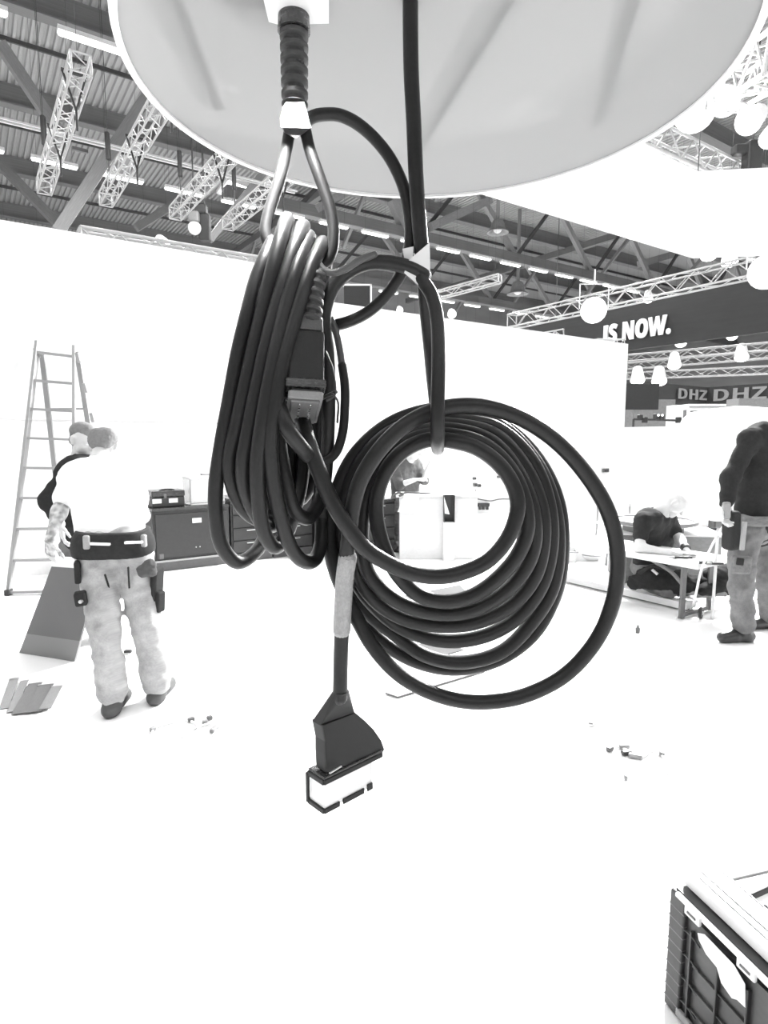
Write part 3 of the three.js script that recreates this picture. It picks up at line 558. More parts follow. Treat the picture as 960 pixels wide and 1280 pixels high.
function headBones(c, fwd, up) {          // c: centre of the skull
  const f = fwd.clone().normalize(), s = f.clone().cross(up).normalize(), u = s.clone().cross(f).normalize();
  const P = (a, b, d) => c.clone().addScaledVector(f, a).addScaledVector(u, b).addScaledVector(s, d);
  const bones = [[P(-.018, .02, 0), P(.015, .022, 0), .077, .074], [P(.03, -.04, 0), P(.045, -.075, 0), .058, .040], [P(.06, -.095, 0), P(.064, -.097, 0), .022],
    [P(.083, .012, 0), P(.104, -.03, 0), .009, .014], [P(.07, .024, -.03), P(.07, .024, .03), .018], [P(.07, -.063, -.018), P(.07, -.063, .018), .017],
    [P(.058, -.025, .04), P(.03, -.055, .05), .022, .018], [P(.058, -.025, -.04), P(.03, -.055, -.05), .022, .018], [P(-.01, -.045, 0), P(-.03, -.15, 0), .058, .06]];
  for (const e of [1, -1]) bones.push([P(-.004, .022, e * .08), P(-.014, -.022, e * .079), .014, .010], [P(-.016, .02, e * .088), P(-.02, 0, e * .087), .009, .008]);
  return { bones, P, f, u, s };
}
function handBones(w, dir, palm, curl = .5, side = 1) {     // w wrist, dir fingers, palm normal of the palm
  const d = dir.clone().normalize(), n = palm.clone().addScaledVector(d, -palm.dot(d)).normalize(), s = d.clone().cross(n).multiplyScalar(side);
  const b = [], Q = (a, c, e) => w.clone().addScaledVector(d, a).addScaledVector(s, c).addScaledVector(n, e);
  for (const c of [-.028, -.01, .008, .026]) b.push([Q(.005, c * .6, 0), Q(.082, c, 0), .017, .0135]);
  [[.03, .085, .078], [.01, .088, .088], [-.01, .086, .08], [-.028, .08, .062]].forEach(([c, a, L]) => {
    let p = Q(a, c, 0), ang = curl * .4; for (const [fr, r] of [[.45, .0092], [.3, .0084], [.25, .0076]]) { const q = p.clone().addScaledVector(d, Math.cos(ang) * L * fr).addScaledVector(n, Math.sin(ang) * L * fr); b.push([p, q, r, r * .92]); p = q; ang += curl; }
  });
  let p = Q(.022, .03, .004); for (const [a, c, e, r] of [[.03, .026, .012, .0115], [.026, .01, .012, .0098], [.022, .002, .01, .0088]]) { const q = p.clone().addScaledVector(d, a).addScaledVector(s, c).addScaledVector(n, e); b.push([p, q, r, r * .92]); p = q; }
  return b;
}
function person(o) {      // o: label, j (joints), head {c, fwd, up}, hands [{dir, palm, curl}], materials
  const t = thing('person', o.label, 'person'), j = o.j;
  const lerp = (p, q, u) => p.clone().lerp(q, u);
  const ls = j.shL, rs = j.shR, hl = j.hipL, hr = j.hipR;
  const torso = r => [[lerp(ls, rs, .22), lerp(hl, hr, .2), .098 + r, .105 + r], [lerp(ls, rs, .78), lerp(hl, hr, .8), .098 + r, .105 + r], [lerp(ls, rs, .5), lerp(hl, hr, .5), .105 + r, .105 + r], [ls, rs, .062 + r, .062 + r]];
  const arm = (s, e, w, r) => [[s, e, .05 + r, .042 + r], [e, w, .042 + r, .028 + r]];
  const leg = (h, k, a, r) => [[h, k, .088 + r, .057 + r], [k, a, .056 + r, .038 + r]];
  const H = headBones(o.head.c, o.head.fwd, o.head.up ?? V(0, 1, 0));
  const neck = [[lerp(ls, rs, .5), o.head.c.clone().addScaledVector(H.u, -.07), .06, .054]];
  const body = netOf([...torso(0), ...arm(ls, j.elL, j.wrL, 0), ...arm(rs, j.elR, j.wrR, 0), ...leg(hl, j.knL, j.anL, 0), ...leg(hr, j.knR, j.anR, 0), ...neck], .035, .014);
  const hands = o.hands.map((h, i) => netOf([[i ? j.wrR.clone().lerp(j.elR, .16) : j.wrL.clone().lerp(j.elL, .16), i ? j.wrR : j.wrL, .03, .027], ...handBones(i ? j.wrR : j.wrL, h.dir, h.palm, h.curl ?? .5, i ? -1 : 1)], .008, .0042, null, .015));
  const head = netOf(H.bones, .018, .005, null, .02);
  const skin = [body, head, ...hands];
  for (const g of skin) { const n = g.attributes.position.count, c = new Float32Array(n * 3); for (let i = 0; i < n; i++) { const v = o.skin ? o.skin(V().fromBufferAttribute(g.attributes.position, i)) : .6; c.set([v, v, v], i * 3); } g.setAttribute('color', new THREE.BufferAttribute(c, 3)); }
  const m = new THREE.Mesh(mergeGeometries(skin.map(g => g.toNonIndexed())), M.skinVC); m.name = numbered('body'); m.castShadow = m.receiveShadow = true; t.add(m);
  for (const e of [1, -1]) mesh('eye', new THREE.SphereGeometry(.0115, 12, 10).translate(...H.P(.076, .004, e * .031).toArray()), M.whitePaint, t);
  // shirt
  const sl = o.sleeve ?? .55, cut = (a, b, w) => sl <= 1 ? [[a, lerp(a, b, sl), .072, .066]] : [[a, b, .07, .06], [b, lerp(b, w, sl - 1), .06, .048]];
  const hemL = lerp(hl, ls, o.hem ?? .1), hemR = lerp(hr, rs, o.hem ?? .1);
  mesh('shirt', netOf([[lerp(ls, rs, .22), lerp(hemL, hemR, .2), .122, .126], [lerp(ls, rs, .78), lerp(hemL, hemR, .8), .122, .126], [lerp(ls, rs, .5), lerp(hemL, hemR, .5), .125, .13], [ls, rs, .08, .08], ...cut(ls, j.elL, j.wrL), ...cut(rs, j.elR, j.wrR)], .04, .013, folds(.009, 11)), o.shirt, t);
  if (o.collar) mesh('collar', netOf([[lerp(ls, rs, .5).add(V(0, .045, 0)), o.head.c.clone().addScaledVector(H.u, -.13), .075, .066]], .01, .01), o.shirt, t);
  const cuffL = lerp(j.anL, j.knL, .12), cuffR = lerp(j.anR, j.knR, .12), w = o.baggy ?? .018;
  mesh('trousers', netOf([[lerp(hl, hr, .12), lerp(hl, hr, .88), .125, .125], [lerp(hl, hr, .2).add(V(0, .04, 0)), lerp(hl, hr, .8).add(V(0, .04, 0)), .108], ...leg(hl, j.knL, cuffL, w), ...leg(hr, j.knR, cuffR, w), [lerp(j.knL, cuffL, .5), cuffL, .075, .08], [lerp(j.knR, cuffR, .5), cuffR, .075, .08]], .03, .012, folds(.012, 12)), o.trousers, t);
  for (const [a, d] of [[j.anL, o.toeL], [j.anR, o.toeR]]) {
    const f = d.clone().setY(o.kneel ? d.y : 0).normalize(), b = a.clone(); if (!o.kneel) b.y = .04;
    mesh('shoe', netOf([[b.clone().addScaledVector(f, -.05), b.clone().addScaledVector(f, .16).add(V(0, -.004, 0)), .042, .036], [b.clone().addScaledVector(f, -.02), a.clone().add(V(0, .02, 0)), .05, .05], [b.clone().addScaledVector(f, .08).add(V(0, .012, 0)), b.clone().addScaledVector(f, .17), .044, .036]], .02, .008, (x, y, z, m) => o.kneel ? m : Math.max(m, .004 - y)), o.shoe, t);
  }
  if (o.hair) { const hb = o.hair(H); mesh('hair', netOf(hb, .02, .006, (x, y, z, m) => Math.abs(m) > .02 ? m : m - .004 * noise.noise(x * 90, y * 90, z * 90)), o.hairMat ?? M.hair, t); }
  return { t, H };
}
const Z = (px, py, d) => atD(px, py, d);
const UP = V(0, 1, 0);
{ // man in the white T-shirt, seen from behind
  const j = { shL: Z(92, 597, 3.72), shR: Z(164, 594, 3.76), elL: Z(74, 640, 3.62), wrL: Z(62, 676, 3.6), elR: Z(178, 645, 3.9), wrR: Z(165, 668, 4.05), hipL: Z(121, 690, 3.42), hipR: Z(164, 688, 3.44), knL: Z(131, 790, 3.3), knR: Z(184, 782, 3.42), anL: Z(141, 874, 3.34), anR: Z(197, 862, 3.5) };
  const back = V(.02, -.1, -1);
  const { t } = person({ label: 'man in white T-shirt and light grey work trousers bending forward, seen from behind', j, head: { c: Z(131, 560, 3.86), fwd: V(.05, -.75, -1), up: V(0, 1, -.6) },
    hands: [{ dir: V(-.15, -1, -.25), palm: V(.5, 0, -1), curl: .6 }, { dir: V(-.6, -.4, -.6), palm: V(-.3, -.5, 0), curl: .6 }],
    skin: p => p.distanceTo(j.wrL) < .3 && p.distanceTo(j.elL) < .27 ? Math.max(.2, .42 + .5 * noise.noise(p.x * 34, p.y * 34, p.z * 34) + .25 * noise.noise(p.x * 80, p.y * 80, 4)) : .62,
    sleeve: .62, hem: .1, shirt: M.shirtWhite, trousers: M.trousers, shoe: M.shoe, baggy: .024, toeL: V(-.05, 0, -1), toeR: V(.04, 0, -1),
    hair: H => [[H.P(-.05, .045, -.03), H.P(-.05, .045, .03), .062], [H.P(-.03, .06, 0), H.P(.0, .06, 0), .06], [H.P(-.06, -.0, -.03), H.P(-.06, -.0, .03), .045]], hairMat: M.hair });
  // dark seat yoke with reflective strips, pockets, holster, gloves
  const on = (x, y, d, w, h, e, m, name, ry = 0, rz = 0, r = .01) => mesh(name, turned(box(w, h, e, 0, 0, 0, r), 0, ry, rz).translate(...Z(x, y, d).toArray()), m, t);
  mesh('waist_yoke', netOf([[Z(126, 684, 3.42), Z(158, 682, 3.44), .155, .155], [Z(129, 668, 3.5), Z(155, 666, 3.52), .147, .147]], .03, .012, (x, y, z, m) => Math.max(m, Math.abs(y - Z(140, 679, 3.42).y) - .07)), M.beltDark, t);
  on(124, 680, 3.27, .115, .014, .02, M.whitePaint, 'reflective_strip', .1, -.05, .004); on(167, 678, 3.28, .10, .014, .02, M.whitePaint, 'reflective_strip', -.1, .05, .004);
  on(108, 678, 3.255, .034, .075, .03, M.tapeGrey, 'belt_loop', .3); on(180, 676, 3.31, .028, .07, .03, M.tapeGrey, 'belt_loop', -.3);
  on(101, 748, 3.24, .06, .075, .07, M.beltDark, 'holster', .4, .1, .012); on(97, 715, 3.3, .03, .12, .08, M.beltDark, 'side_pocket', .4);
  on(101, 752, 3.2, .02, .02, .03, M.metal, 'tool_tip');
  on(196, 730, 3.42, .04, .2, .10, M.beltDark, 'side_pocket', -.2, -.1, .02); on(200, 752, 3.42, .03, .12, .06, M.beltDark, 'tool_pouch', -.4, -.08, .012);
  mesh('glove_bundle', netOf([[Z(178, 712, 3.3), Z(188, 706, 3.3), .028, .03], [Z(190, 714, 3.3), Z(180, 716, 3.3), .026]], .02, .006, folds(.008, 30)), M.shirtGrey, t);
  on(134, 727, 3.305, .008, .085, .012, M.beltDark, 'pocket_seam', 0, .25, .003); on(161, 722, 3.31, .008, .12, .012, M.beltDark, 'pocket_seam', 0, 0, .003);
}
{ // man in the dark jacket half hidden behind him
  const j = { shL: Z(86, 590, 4.15), shR: Z(135, 592, 4.35), elL: Z(61, 626, 4.05), wrL: Z(76, 655, 3.98), elR: Z(140, 640, 4.3), wrR: Z(115, 655, 4.15), hipL: Z(95, 685, 4.45), hipR: Z(128, 685, 4.55), knL: Z(85, 750, 4.4), knR: Z(122, 752, 4.5), anL: Z(84, 806, 4.5), anR: Z(130, 803, 4.62) };
  person({ label: 'grey-haired man in dark jacket half hidden behind the man in the white T-shirt', j, head: { c: Z(106, 551, 4.25), fwd: V(.8, -.35, .5) },
    hands: [{ dir: V(.2, -1, .2), palm: V(.7, 0, -.4) }, { dir: V(-.4, -1, .2), palm: V(0, 0, 1) }], skin: () => .62, sleeve: 1.75, hem: 0.02, shirt: M.shirtDark, collar: true, trousers: M.trousersDark, shoe: M.shoe, toeL: V(.4, 0, .8), toeR: V(.6, 0, .6),
    hair: H => [[H.P(-.05, .05, -.02), H.P(-.05, .05, .02), .063], [H.P(-.03, .065, 0), H.P(.02, .07, 0), .058], [H.P(-.065, -.02, -.03), H.P(-.065, -.02, .03), .04]], hairMat: M.hair });
}
{ // man kneeling at the bench
  const j = { shL: Z(804, 652, 5.45), shR: Z(834, 648, 5.85), elL: Z(799, 684, 5.38), wrL: Z(838, 691, 5.25), elR: Z(851, 676, 5.7), wrR: Z(858, 688, 5.45), hipL: Z(803, 708, 6.05), hipR: Z(826, 706, 6.2), knL: Z(835, 738, 5.5), knR: Z(862, 734, 5.75), anL: Z(806, 741, 5.9), anR: Z(838, 739, 6.1) };
  const { t } = person({ label: 'bald man in dark T-shirt kneeling and leaning over the white bench', j, head: { c: Z(845, 629, 5.5), fwd: V(.6, -.75, .35) },
    hands: [{ dir: V(1, -.12, .1), palm: V(0, -1, 0), curl: .7 }, { dir: V(.5, -.4, .6), palm: V(0, -1, 0), curl: .7 }], skin: () => .72, sleeve: .55, hem: .05, shirt: M.shirtDark, trousers: M.trousersDark, shoe: M.shoeDark, kneel: true, toeL: V(-1, -.1, 0), toeR: V(-1, -.1, 0), baggy: .02 });
  mesh('wrist_watch', rod(Z(856, 683, 5.5), Z(858, 686, 5.46), .04, .04, 20), M.caseDark, t);
}
{ // man in the dark sweater at the edge of the frame
  const j = { shL: Z(938, 549, 4.45), shR: Z(1000, 545, 4.75), elL: Z(913, 598, 4.35), wrL: Z(908, 632, 4.25), elR: Z(1012, 610, 4.7), wrR: Z(985, 640, 4.5), hipL: Z(931, 662, 4.5), hipR: Z(965, 662, 4.72), knL: Z(926, 733, 4.45), knR: Z(960, 728, 4.72), anL: Z(930, 786, 4.52), anR: Z(964, 778, 4.86) };
  const { t } = person({ label: 'man in dark sweater with a tool pouch standing at the frame edge', j, head: { c: Z(986, 492, 4.5), fwd: V(-.5, -.25, -.8) },
    hands: [{ dir: V(-.05, -1, .1), palm: V(.3, 0, .8), curl: .7 }, { dir: V(-.7, -.6, 0), palm: V(0, 0, 1) }], skin: () => .66, sleeve: 1.88, hem: .0, shirt: M.shirtDark, collar: true, trousers: M.trousersDark, shoe: M.shoeDark, baggy: .026, toeL: V(-1, 0, .12), toeR: V(-.9, 0, .2),
    hair: H => [[H.P(-.05, .05, -.02), H.P(-.05, .05, .02), .063], [H.P(-.03, .065, 0), H.P(.02, .07, 0), .058]] });
  const on = (x, y, d, w, h, e, m, name, ry = 0, rz = 0, r = .012) => mesh(name, turned(box(w, h, e, 0, 0, 0, r), 0, ry, rz).translate(...Z(x, y, d).toArray()), m, t);
  on(914, 663, 4.3, .10, .28, .1, M.beltDark, 'tool_pouch', .3, .06, .03); on(929, 670, 4.22, .03, .2, .02, M.tapeGrey, 'folding_rule', 0, -.03, .004); on(908, 638, 4.22, .05, .12, .04, M.strip, 'glove', 0, .05, .015);
  on(926, 706, 4.32, .14, .13, .05, M.trousersDark, 'leg_pocket', 0, -.06, .02); on(947, 652, 4.36, .2, .07, .05, M.trousersDark, 'back_pocket', 0, 0, .015); on(925, 702, 4.29, .05, .05, .02, M.beltDark, 'pocket_patch', 0, -.1, .006);
}
{ // grey figure behind the counter, seen through the coil
  const j = { shL: Z(492, 583, 7.9), shR: Z(520, 580, 8.2), elL: Z(500, 606, 7.7), wrL: Z(518, 600, 7.55), elR: Z(530, 600, 8.1), wrR: Z(534, 585, 7.8), hipL: Z(498, 625, 8.1), hipR: Z(516, 625, 8.3), knL: Z(500, 662, 8.05), knR: Z(519, 662, 8.2), anL: Z(498, 692, 8.15), anR: Z(517, 690, 8.35) };
  person({ label: 'person in grey top leaning behind the white counter, seen through the cable coil', j, head: { c: Z(524, 557, 7.85), fwd: V(.8, -.3, .4) }, hands: [{ dir: V(1, .2, .2), palm: V(0, -1, 0) }, { dir: V(.4, 1, .3), palm: V(-1, 0, 0) }],
    skin: () => .7, sleeve: 1.2, hem: .0, shirt: M.shirtGrey, trousers: M.trousersDark, shoe: M.shoe, toeL: V(.3, 0, 1), toeR: V(.3, 0, 1), hair: H => [[H.P(-.05, .05, -.02), H.P(-.05, .05, .02), .063], [H.P(-.03, .065, 0), H.P(.02, .07, 0), .058], [H.P(-.06, -.03, 0), H.P(-.06, -.03, 0), .05]], hairMat: M.hairDark });
}

// ---------- cabinets and boxes along the left stand wall ----------
function cabinet(a0, a1, b0, b1, y0, y1, label, drawers) {
  const t = thing('cabinet', label, 'cabinet', null, hall((a0 + a1) / 2, (b0 + b1) / 2)); t.rotation.y = TURN;
  const w = a1 - a0, d = b1 - b0, f = d / 2;          // local +z looks back to the viewer
  mesh('body', box(w - .006, y1 - y0 - .03, d, 0, (y0 + y1) / 2, 0, .008), M.caseDark, t);
  mesh('top', box(w, .03, d + .03, 0, y1 - .015, 0, .006), M.plastic, t);
  mesh('plinth', box(w, y0, d - .06, 0, y0 / 2, 0), M.caseEdge, t);
  if (drawers) for (let k = 0; k < drawers; k++) {
    const h = (y1 - y0 - .06) / drawers, y = y0 + .015 + h * (k + .5), g = mesh('drawer', box(w - .05, h - .014, .022, 0, y, f + .008, .004), M.caseDark, t);
    mesh('handle', rod(V(-w * .14, y + h * .28, f + .026), V(w * .14, y + h * .28, f + .026), .006), M.metal, g);
  } else {
    mesh('door', box(w - .06, y1 - y0 - .12, .02, 0, (y0 + y1) / 2 - .01, f + .006, .005), M.caseDark, t);
    mesh('label_plate', box(.105, .055, .004, .05, y1 - .16, f + .019, .001), M.white, t);
    for (const x of [.03, .075]) mesh('rivet', new THREE.SphereGeometry(.008, 10, 8).translate(x, y0 + .14, f + .018), M.alu, t);
    for (const x of [-.36, .36]) mesh('corner_fitting', box(.05, .06, .02, x, y0 + .07, f + .01, .008), M.caseEdge, t);
    mesh('base_rail', box(w, .02, .03, 0, y0 + .01, f + .01, .004), M.tapeGrey, t);
  }
  return t;
}
cabinet(1.62, 2.5, 7.0, 7.56, .11, .72, 'large black case with a small white label beside the man in the white T-shirt', 0);
cabinet(2.52, 3.06, 7.02, 7.56, .1, .78, 'black drawer cabinet behind the left cable bundle, next to the labelled case', 4);
cabinet(3.08, 3.62, 7.02, 7.56, .1, .78, 'black drawer cabinet between the cable bundle and the coil', 4);
cabinet(3.64, 4.18, 6.9, 7.5, .1, .78, 'black drawer cabinet seen just left of the white counter', 4);
cabinet(3.95, 4.42, 6.3, 6.85, .06, .74, 'black drawer unit whose front shows through the cable coil', 4);
{
  let t = thing('toolbox', 'small black toolbox with two white labels standing on the black case', 'toolbox', null, hall(1.83, 7.2, .72)); t.rotation.y = TURN;
  mesh('body', box(.36, .12, .24, 0, .06, 0, .015), M.caseDark, t); mesh('lid', box(.37, .07, .25, 0, .155, 0, .015), M.plastic, t);
  mesh('handle', tube([V(-.08, .188, .05), V(-.06, .196, .05), V(.06, .196, .05), V(.08, .188, .05)], .009), M.plastic, t);
  for (const x of [-.13, .05]) mesh('label_plate', box(.1, .05, .004, x, .075, .121, .001), M.white, t);
  mesh('latch', box(.03, .05, .012, -.04, .13, .124, .004), M.caseEdge, t);
  t = thing('clear_box', 'clear plastic box with a lid standing on the black case', 'box', null, hall(2.27, 7.2, .722)); t.rotation.y = TURN;
  for (const [w, h, d, x, y, z] of [[.4, .3, .006, 0, .16, .14], [.4, .3, .006, 0, .16, -.14], [.006, .3, .28, -.2, .16, 0], [.006, .3, .28, .2, .16, 0]]) mesh('side', box(w, h, d, x, y, z), M.clear, t);
  mesh('base', box(.4, .01, .28, 0, .006, 0), M.aluPale, t); mesh('lid', box(.42, .03, .3, 0, .322, 0, .008), M.aluPale, t); mesh('rim', [box(.41, .012, .012, 0, .03, .145), box(.012, .3, .012, -.2, .16, .145)], M.strip, t);
  mesh('grip', box(.1, .03, .05, .02, .35, 0, .01), M.strip, t);
  t = thing('tool_bag', 'small dark tool heap on the drawer cabinet behind the cable bundle', 'tools', null, hall(2.8, 7.2, .78)); t.rotation.y = TURN;
  mesh('bag', netOf([[V(-.14, .05, 0), V(.12, .05, 0), .055, .05], [V(-.1, .1, 0), V(-.08, .18, 0), .03, .025]], .03, .01, folds(.012, 18)), M.shirtGrey, t);
  mesh('tool', [rod(V(-.15, .11, .05), V(.2, .1, .06), .015), rod(V(.05, .05, .09), V(.22, .03, .1), .02)], M.metal, t);
}
// white counter, boxes and small things behind the coil
{
  const d = 7.55, P = (x, y, dd = d) => atD(x, y, dd);
  let t = thing('counter', 'white counter block seen through the cable coil', 'counter');
  const p = P(500, 640), q = P(597, 640), top = P(540, 618).y, w = q.x - p.x;
  mesh('body', box(w, top - .04, .36, (p.x + q.x) / 2, (top - .04) / 2, p.z - .2, .006), M.white, t); mesh('worktop', box(w + .1, .035, .42, (p.x + q.x) / 2, top - .018, p.z - .2, .008), M.white, t);
  t = thing('cloth', 'white cloth hanging over the corner of the white counter', 'cloth');
  mesh('cloth_sheet', hull([P(505, 618, 7.5), P(525, 617, 7.5), P(520, 642, 7.46), P(497, 640, 7.46), P(505, 618, 7.6), P(522, 618, 7.6)]), M.fabricWhite, t);
  t = thing('cable_heap', 'flat heap of grey cable lying on the white counter', 'cable');
  mesh('cable', tube([P(492, 619, 7.5), P(498, 616, 7.5), P(504, 618, 7.45), P(499, 620, 7.45), P(506, 616, 7.5), P(520, 616, 7.55), P(538, 617, 7.6)], .012), M.cableGrey, t);
  t = thing('speaker_box', 'small dark open box standing at the white counter front', 'box');
  const c = P(561.5, 653, 7.45); mesh('body', [box(.125, .33, .02, c.x, c.y + .165, c.z - .1), box(.006, .33, .12, c.x - .062, c.y + .165, c.z - .05), box(.006, .33, .12, c.x + .062, c.y + .165, c.z - .05)], M.caseDark, t);
  mesh('flap', hull([P(555, 621, 7.4), P(560, 636, 7.36), P(562, 643, 7.38), P(556, 642, 7.4), P(555, 622, 7.42)]), M.white, t); mesh('foot', box(.13, c.y, .12, c.x, c.y / 2, c.z - .05), M.white, t);
  t = thing('paper_scraps', 'grey scraps of packing lying before the white counter', 'scraps');
  for (const [x, y, s] of [[537, 667, .05], [546, 668, .06], [552, 666, .05], [562, 664, .06], [541, 670, .05]]) mesh('scrap', turned(box(.05, .004, s, 0, 0, 0), .2, x, .3).translate(...atY(x, y, .012).toArray()), M.strip, t);
  // sockets and leads on the far wall
  const W = (x, y) => onB(x, y, 8.97);
  for (const [x, y, w2, h2, l] of [[594, 606, .08, .07, 'dark socket on the far wall inside the coil, the left of a close pair'], [599, 607, .07, .06, 'dark socket on the far wall inside the coil, the right of a close pair'], [624, 596, .1, .05, 'small dark fitting high on the far wall at the coil edge'], [593, 598, .06, .05, 'tiny grey clip above the pair of wall sockets'], [603, 652, .12, .1, 'dark rounded object low on the far wall inside the coil'], [757, 588, .22, .09, 'grey fitting on the far wall right of the coil']]) {
    const s = thing('wall_fitting', l, 'fitting', null, W(x, y)); s.rotation.y = TURN; mesh('plate', box(w2, h2, .04, 0, 0, .0, .008), M.caseEdge, s); mesh('knob', box(w2 * .5, h2 * .5, .03, 0, 0, .03, .006), M.caseDark, s);
  }
  t = thing('wall_lead', 'dark lead strung along the far wall inside the coil', 'cable'); mesh('cable', tube([W(588, 622), W(594, 623), W(604, 625), W(614, 626), W(624, 624), W(644, 624)], .011, 8), M.cableGrey, t);
  t = thing('power_strip', 'dark power strip with three plugs hanging under the wall lead', 'power strip'); mesh('strip_body', beam(W(598, 631), W(611, 631), .05, .07), M.caseDark, t); for (const x of [600, 604, 609]) mesh('plug', beam(W(x, 632), W(x, 637), .05, .05), M.caseDark, t);
  t = thing('wall_duct', 'thin vertical cable duct on the far wall inside the coil', 'duct'); mesh('duct', [beam(W(594.5, 612), W(594.5, 652), .015), beam(W(589, 640), W(589, 652), .015)], M.strip, t);
}
// ---------- ladder ----------
{
  const t = thing('step_ladder', 'tall pale aluminium step ladder standing before the left stand wall', 'ladder');
  const D = 6.15, P = (x, y, d = D) => atD(x, y, d);
  const tl = P(47, 427, 6.35), tr = P(92, 433, 6.5), bl = atY(11, 744, 0), br = atY(93, 742, 0);
  mesh('stile', beam(bl, tl, .028, .065), M.ladder, t); mesh('stile', beam(br, tr, .028, .065), M.ladder, t);
  for (let k = 0; k < 9; k++) { const u = .955 - k * .118; mesh('rung', beam(bl.clone().lerp(tl, u), br.clone().lerp(tr, u), .05, .024), M.ladder, t); }
  const rl = atY(84, 722, 0), rr = atY(140, 716, 0);
  mesh('rear_stile', beam(rl, P(52, 440, 6.5), .022, .05), M.ladder, t); mesh('rear_stile', beam(rr, P(96, 440, 6.6), .022, .05), M.ladder, t);
  for (const u of [.25, .5, .75]) mesh('rear_rung', beam(rl.clone().lerp(P(52, 440, 6.5), u), rr.clone().lerp(P(96, 440, 6.6), u), .03, .02), M.ladder, t);
  for (const [x, y] of [[46, 441], [98, 447], [107, 485], [116, 522]]) mesh('hinge_clip', turned(box(.04, .1, .05, 0, 0, 0, .01), 0, 0, .2).translate(...P(x, y, 6.35).toArray()), M.tapeGrey, t);
  for (const p of [bl, br, rl, rr]) mesh('rubber_foot', box(.05, .06, .08, p.x, .03, p.z, .012), M.rubber, t);
}
// ---------- leaning board and the strips at its foot ----------
{
  const t = thing('leaning_board', 'dark grey board with lighter lower band leaning beside the man in white', 'board');
  const q = [atY(24, 816, .002), atY(93, 827, .002), Z(124, 708, 3.98), Z(66, 704, 4.1)], off = V(.004, .005, -.02);
  const slab = (u0, u1, s) => hull([q[0].clone().lerp(q[3], u0), q[1].clone().lerp(q[2], u0), q[1].clone().lerp(q[2], u1), q[0].clone().lerp(q[3], u1)].flatMap(p => [p, p.clone().add(off).addScaledVector(V(0, 0, -1), s)]));
  mesh('board_face', slab(.222, .965, 0), M.board, t); mesh('lower_band', slab(.0, .222, .002), M.boardBand, t); mesh('top_edge', slab(.965, 1.06, .001), M.whitePaint, t);
  const s0 = [[[18, 848], [5, 886]], [[31, 850], [14, 890]], [[45, 853], [24, 892]], [[58, 855], [41, 890]], [[72, 857], [56, 886]]];
  const lab = ['nearest the frame edge', 'second from the frame edge', 'the middle one of five', 'fourth from the frame edge', 'nearest the man'];
  s0.forEach(([a, b], i) => { const s = thing('trim_strip', `grey flat strip on the white floor before the leaning board, ${lab[i]}`, 'strip', 'flat strips on the floor'); const w = [.05, .045, .075, .085, .06][i];
    const p = atY(...a, .004 + i * .003), r = atY(...b, .004 + i * .003); mesh('strip', beam(p, r, w, .004), i === 2 || i === 3 ? M.floorDark : M.floorGrey, s); mesh('end_cap', beam(p, p.clone().lerp(r, .04), w + .003, .006), M.tapeGrey, s); });
  const f = thing('floor_fastener', 'small dark clamp lying on the floor between the legs of the man in white', 'clamp', null, atY(160, 816, .0)); mesh('clamp_body', box(.05, .02, .03, 0, .01, 0, .006), M.caseDark, f); mesh('clamp_screw', rod(V(-.05, .012, .07), V(.03, .012, .06), .008), M.metal, f);
}
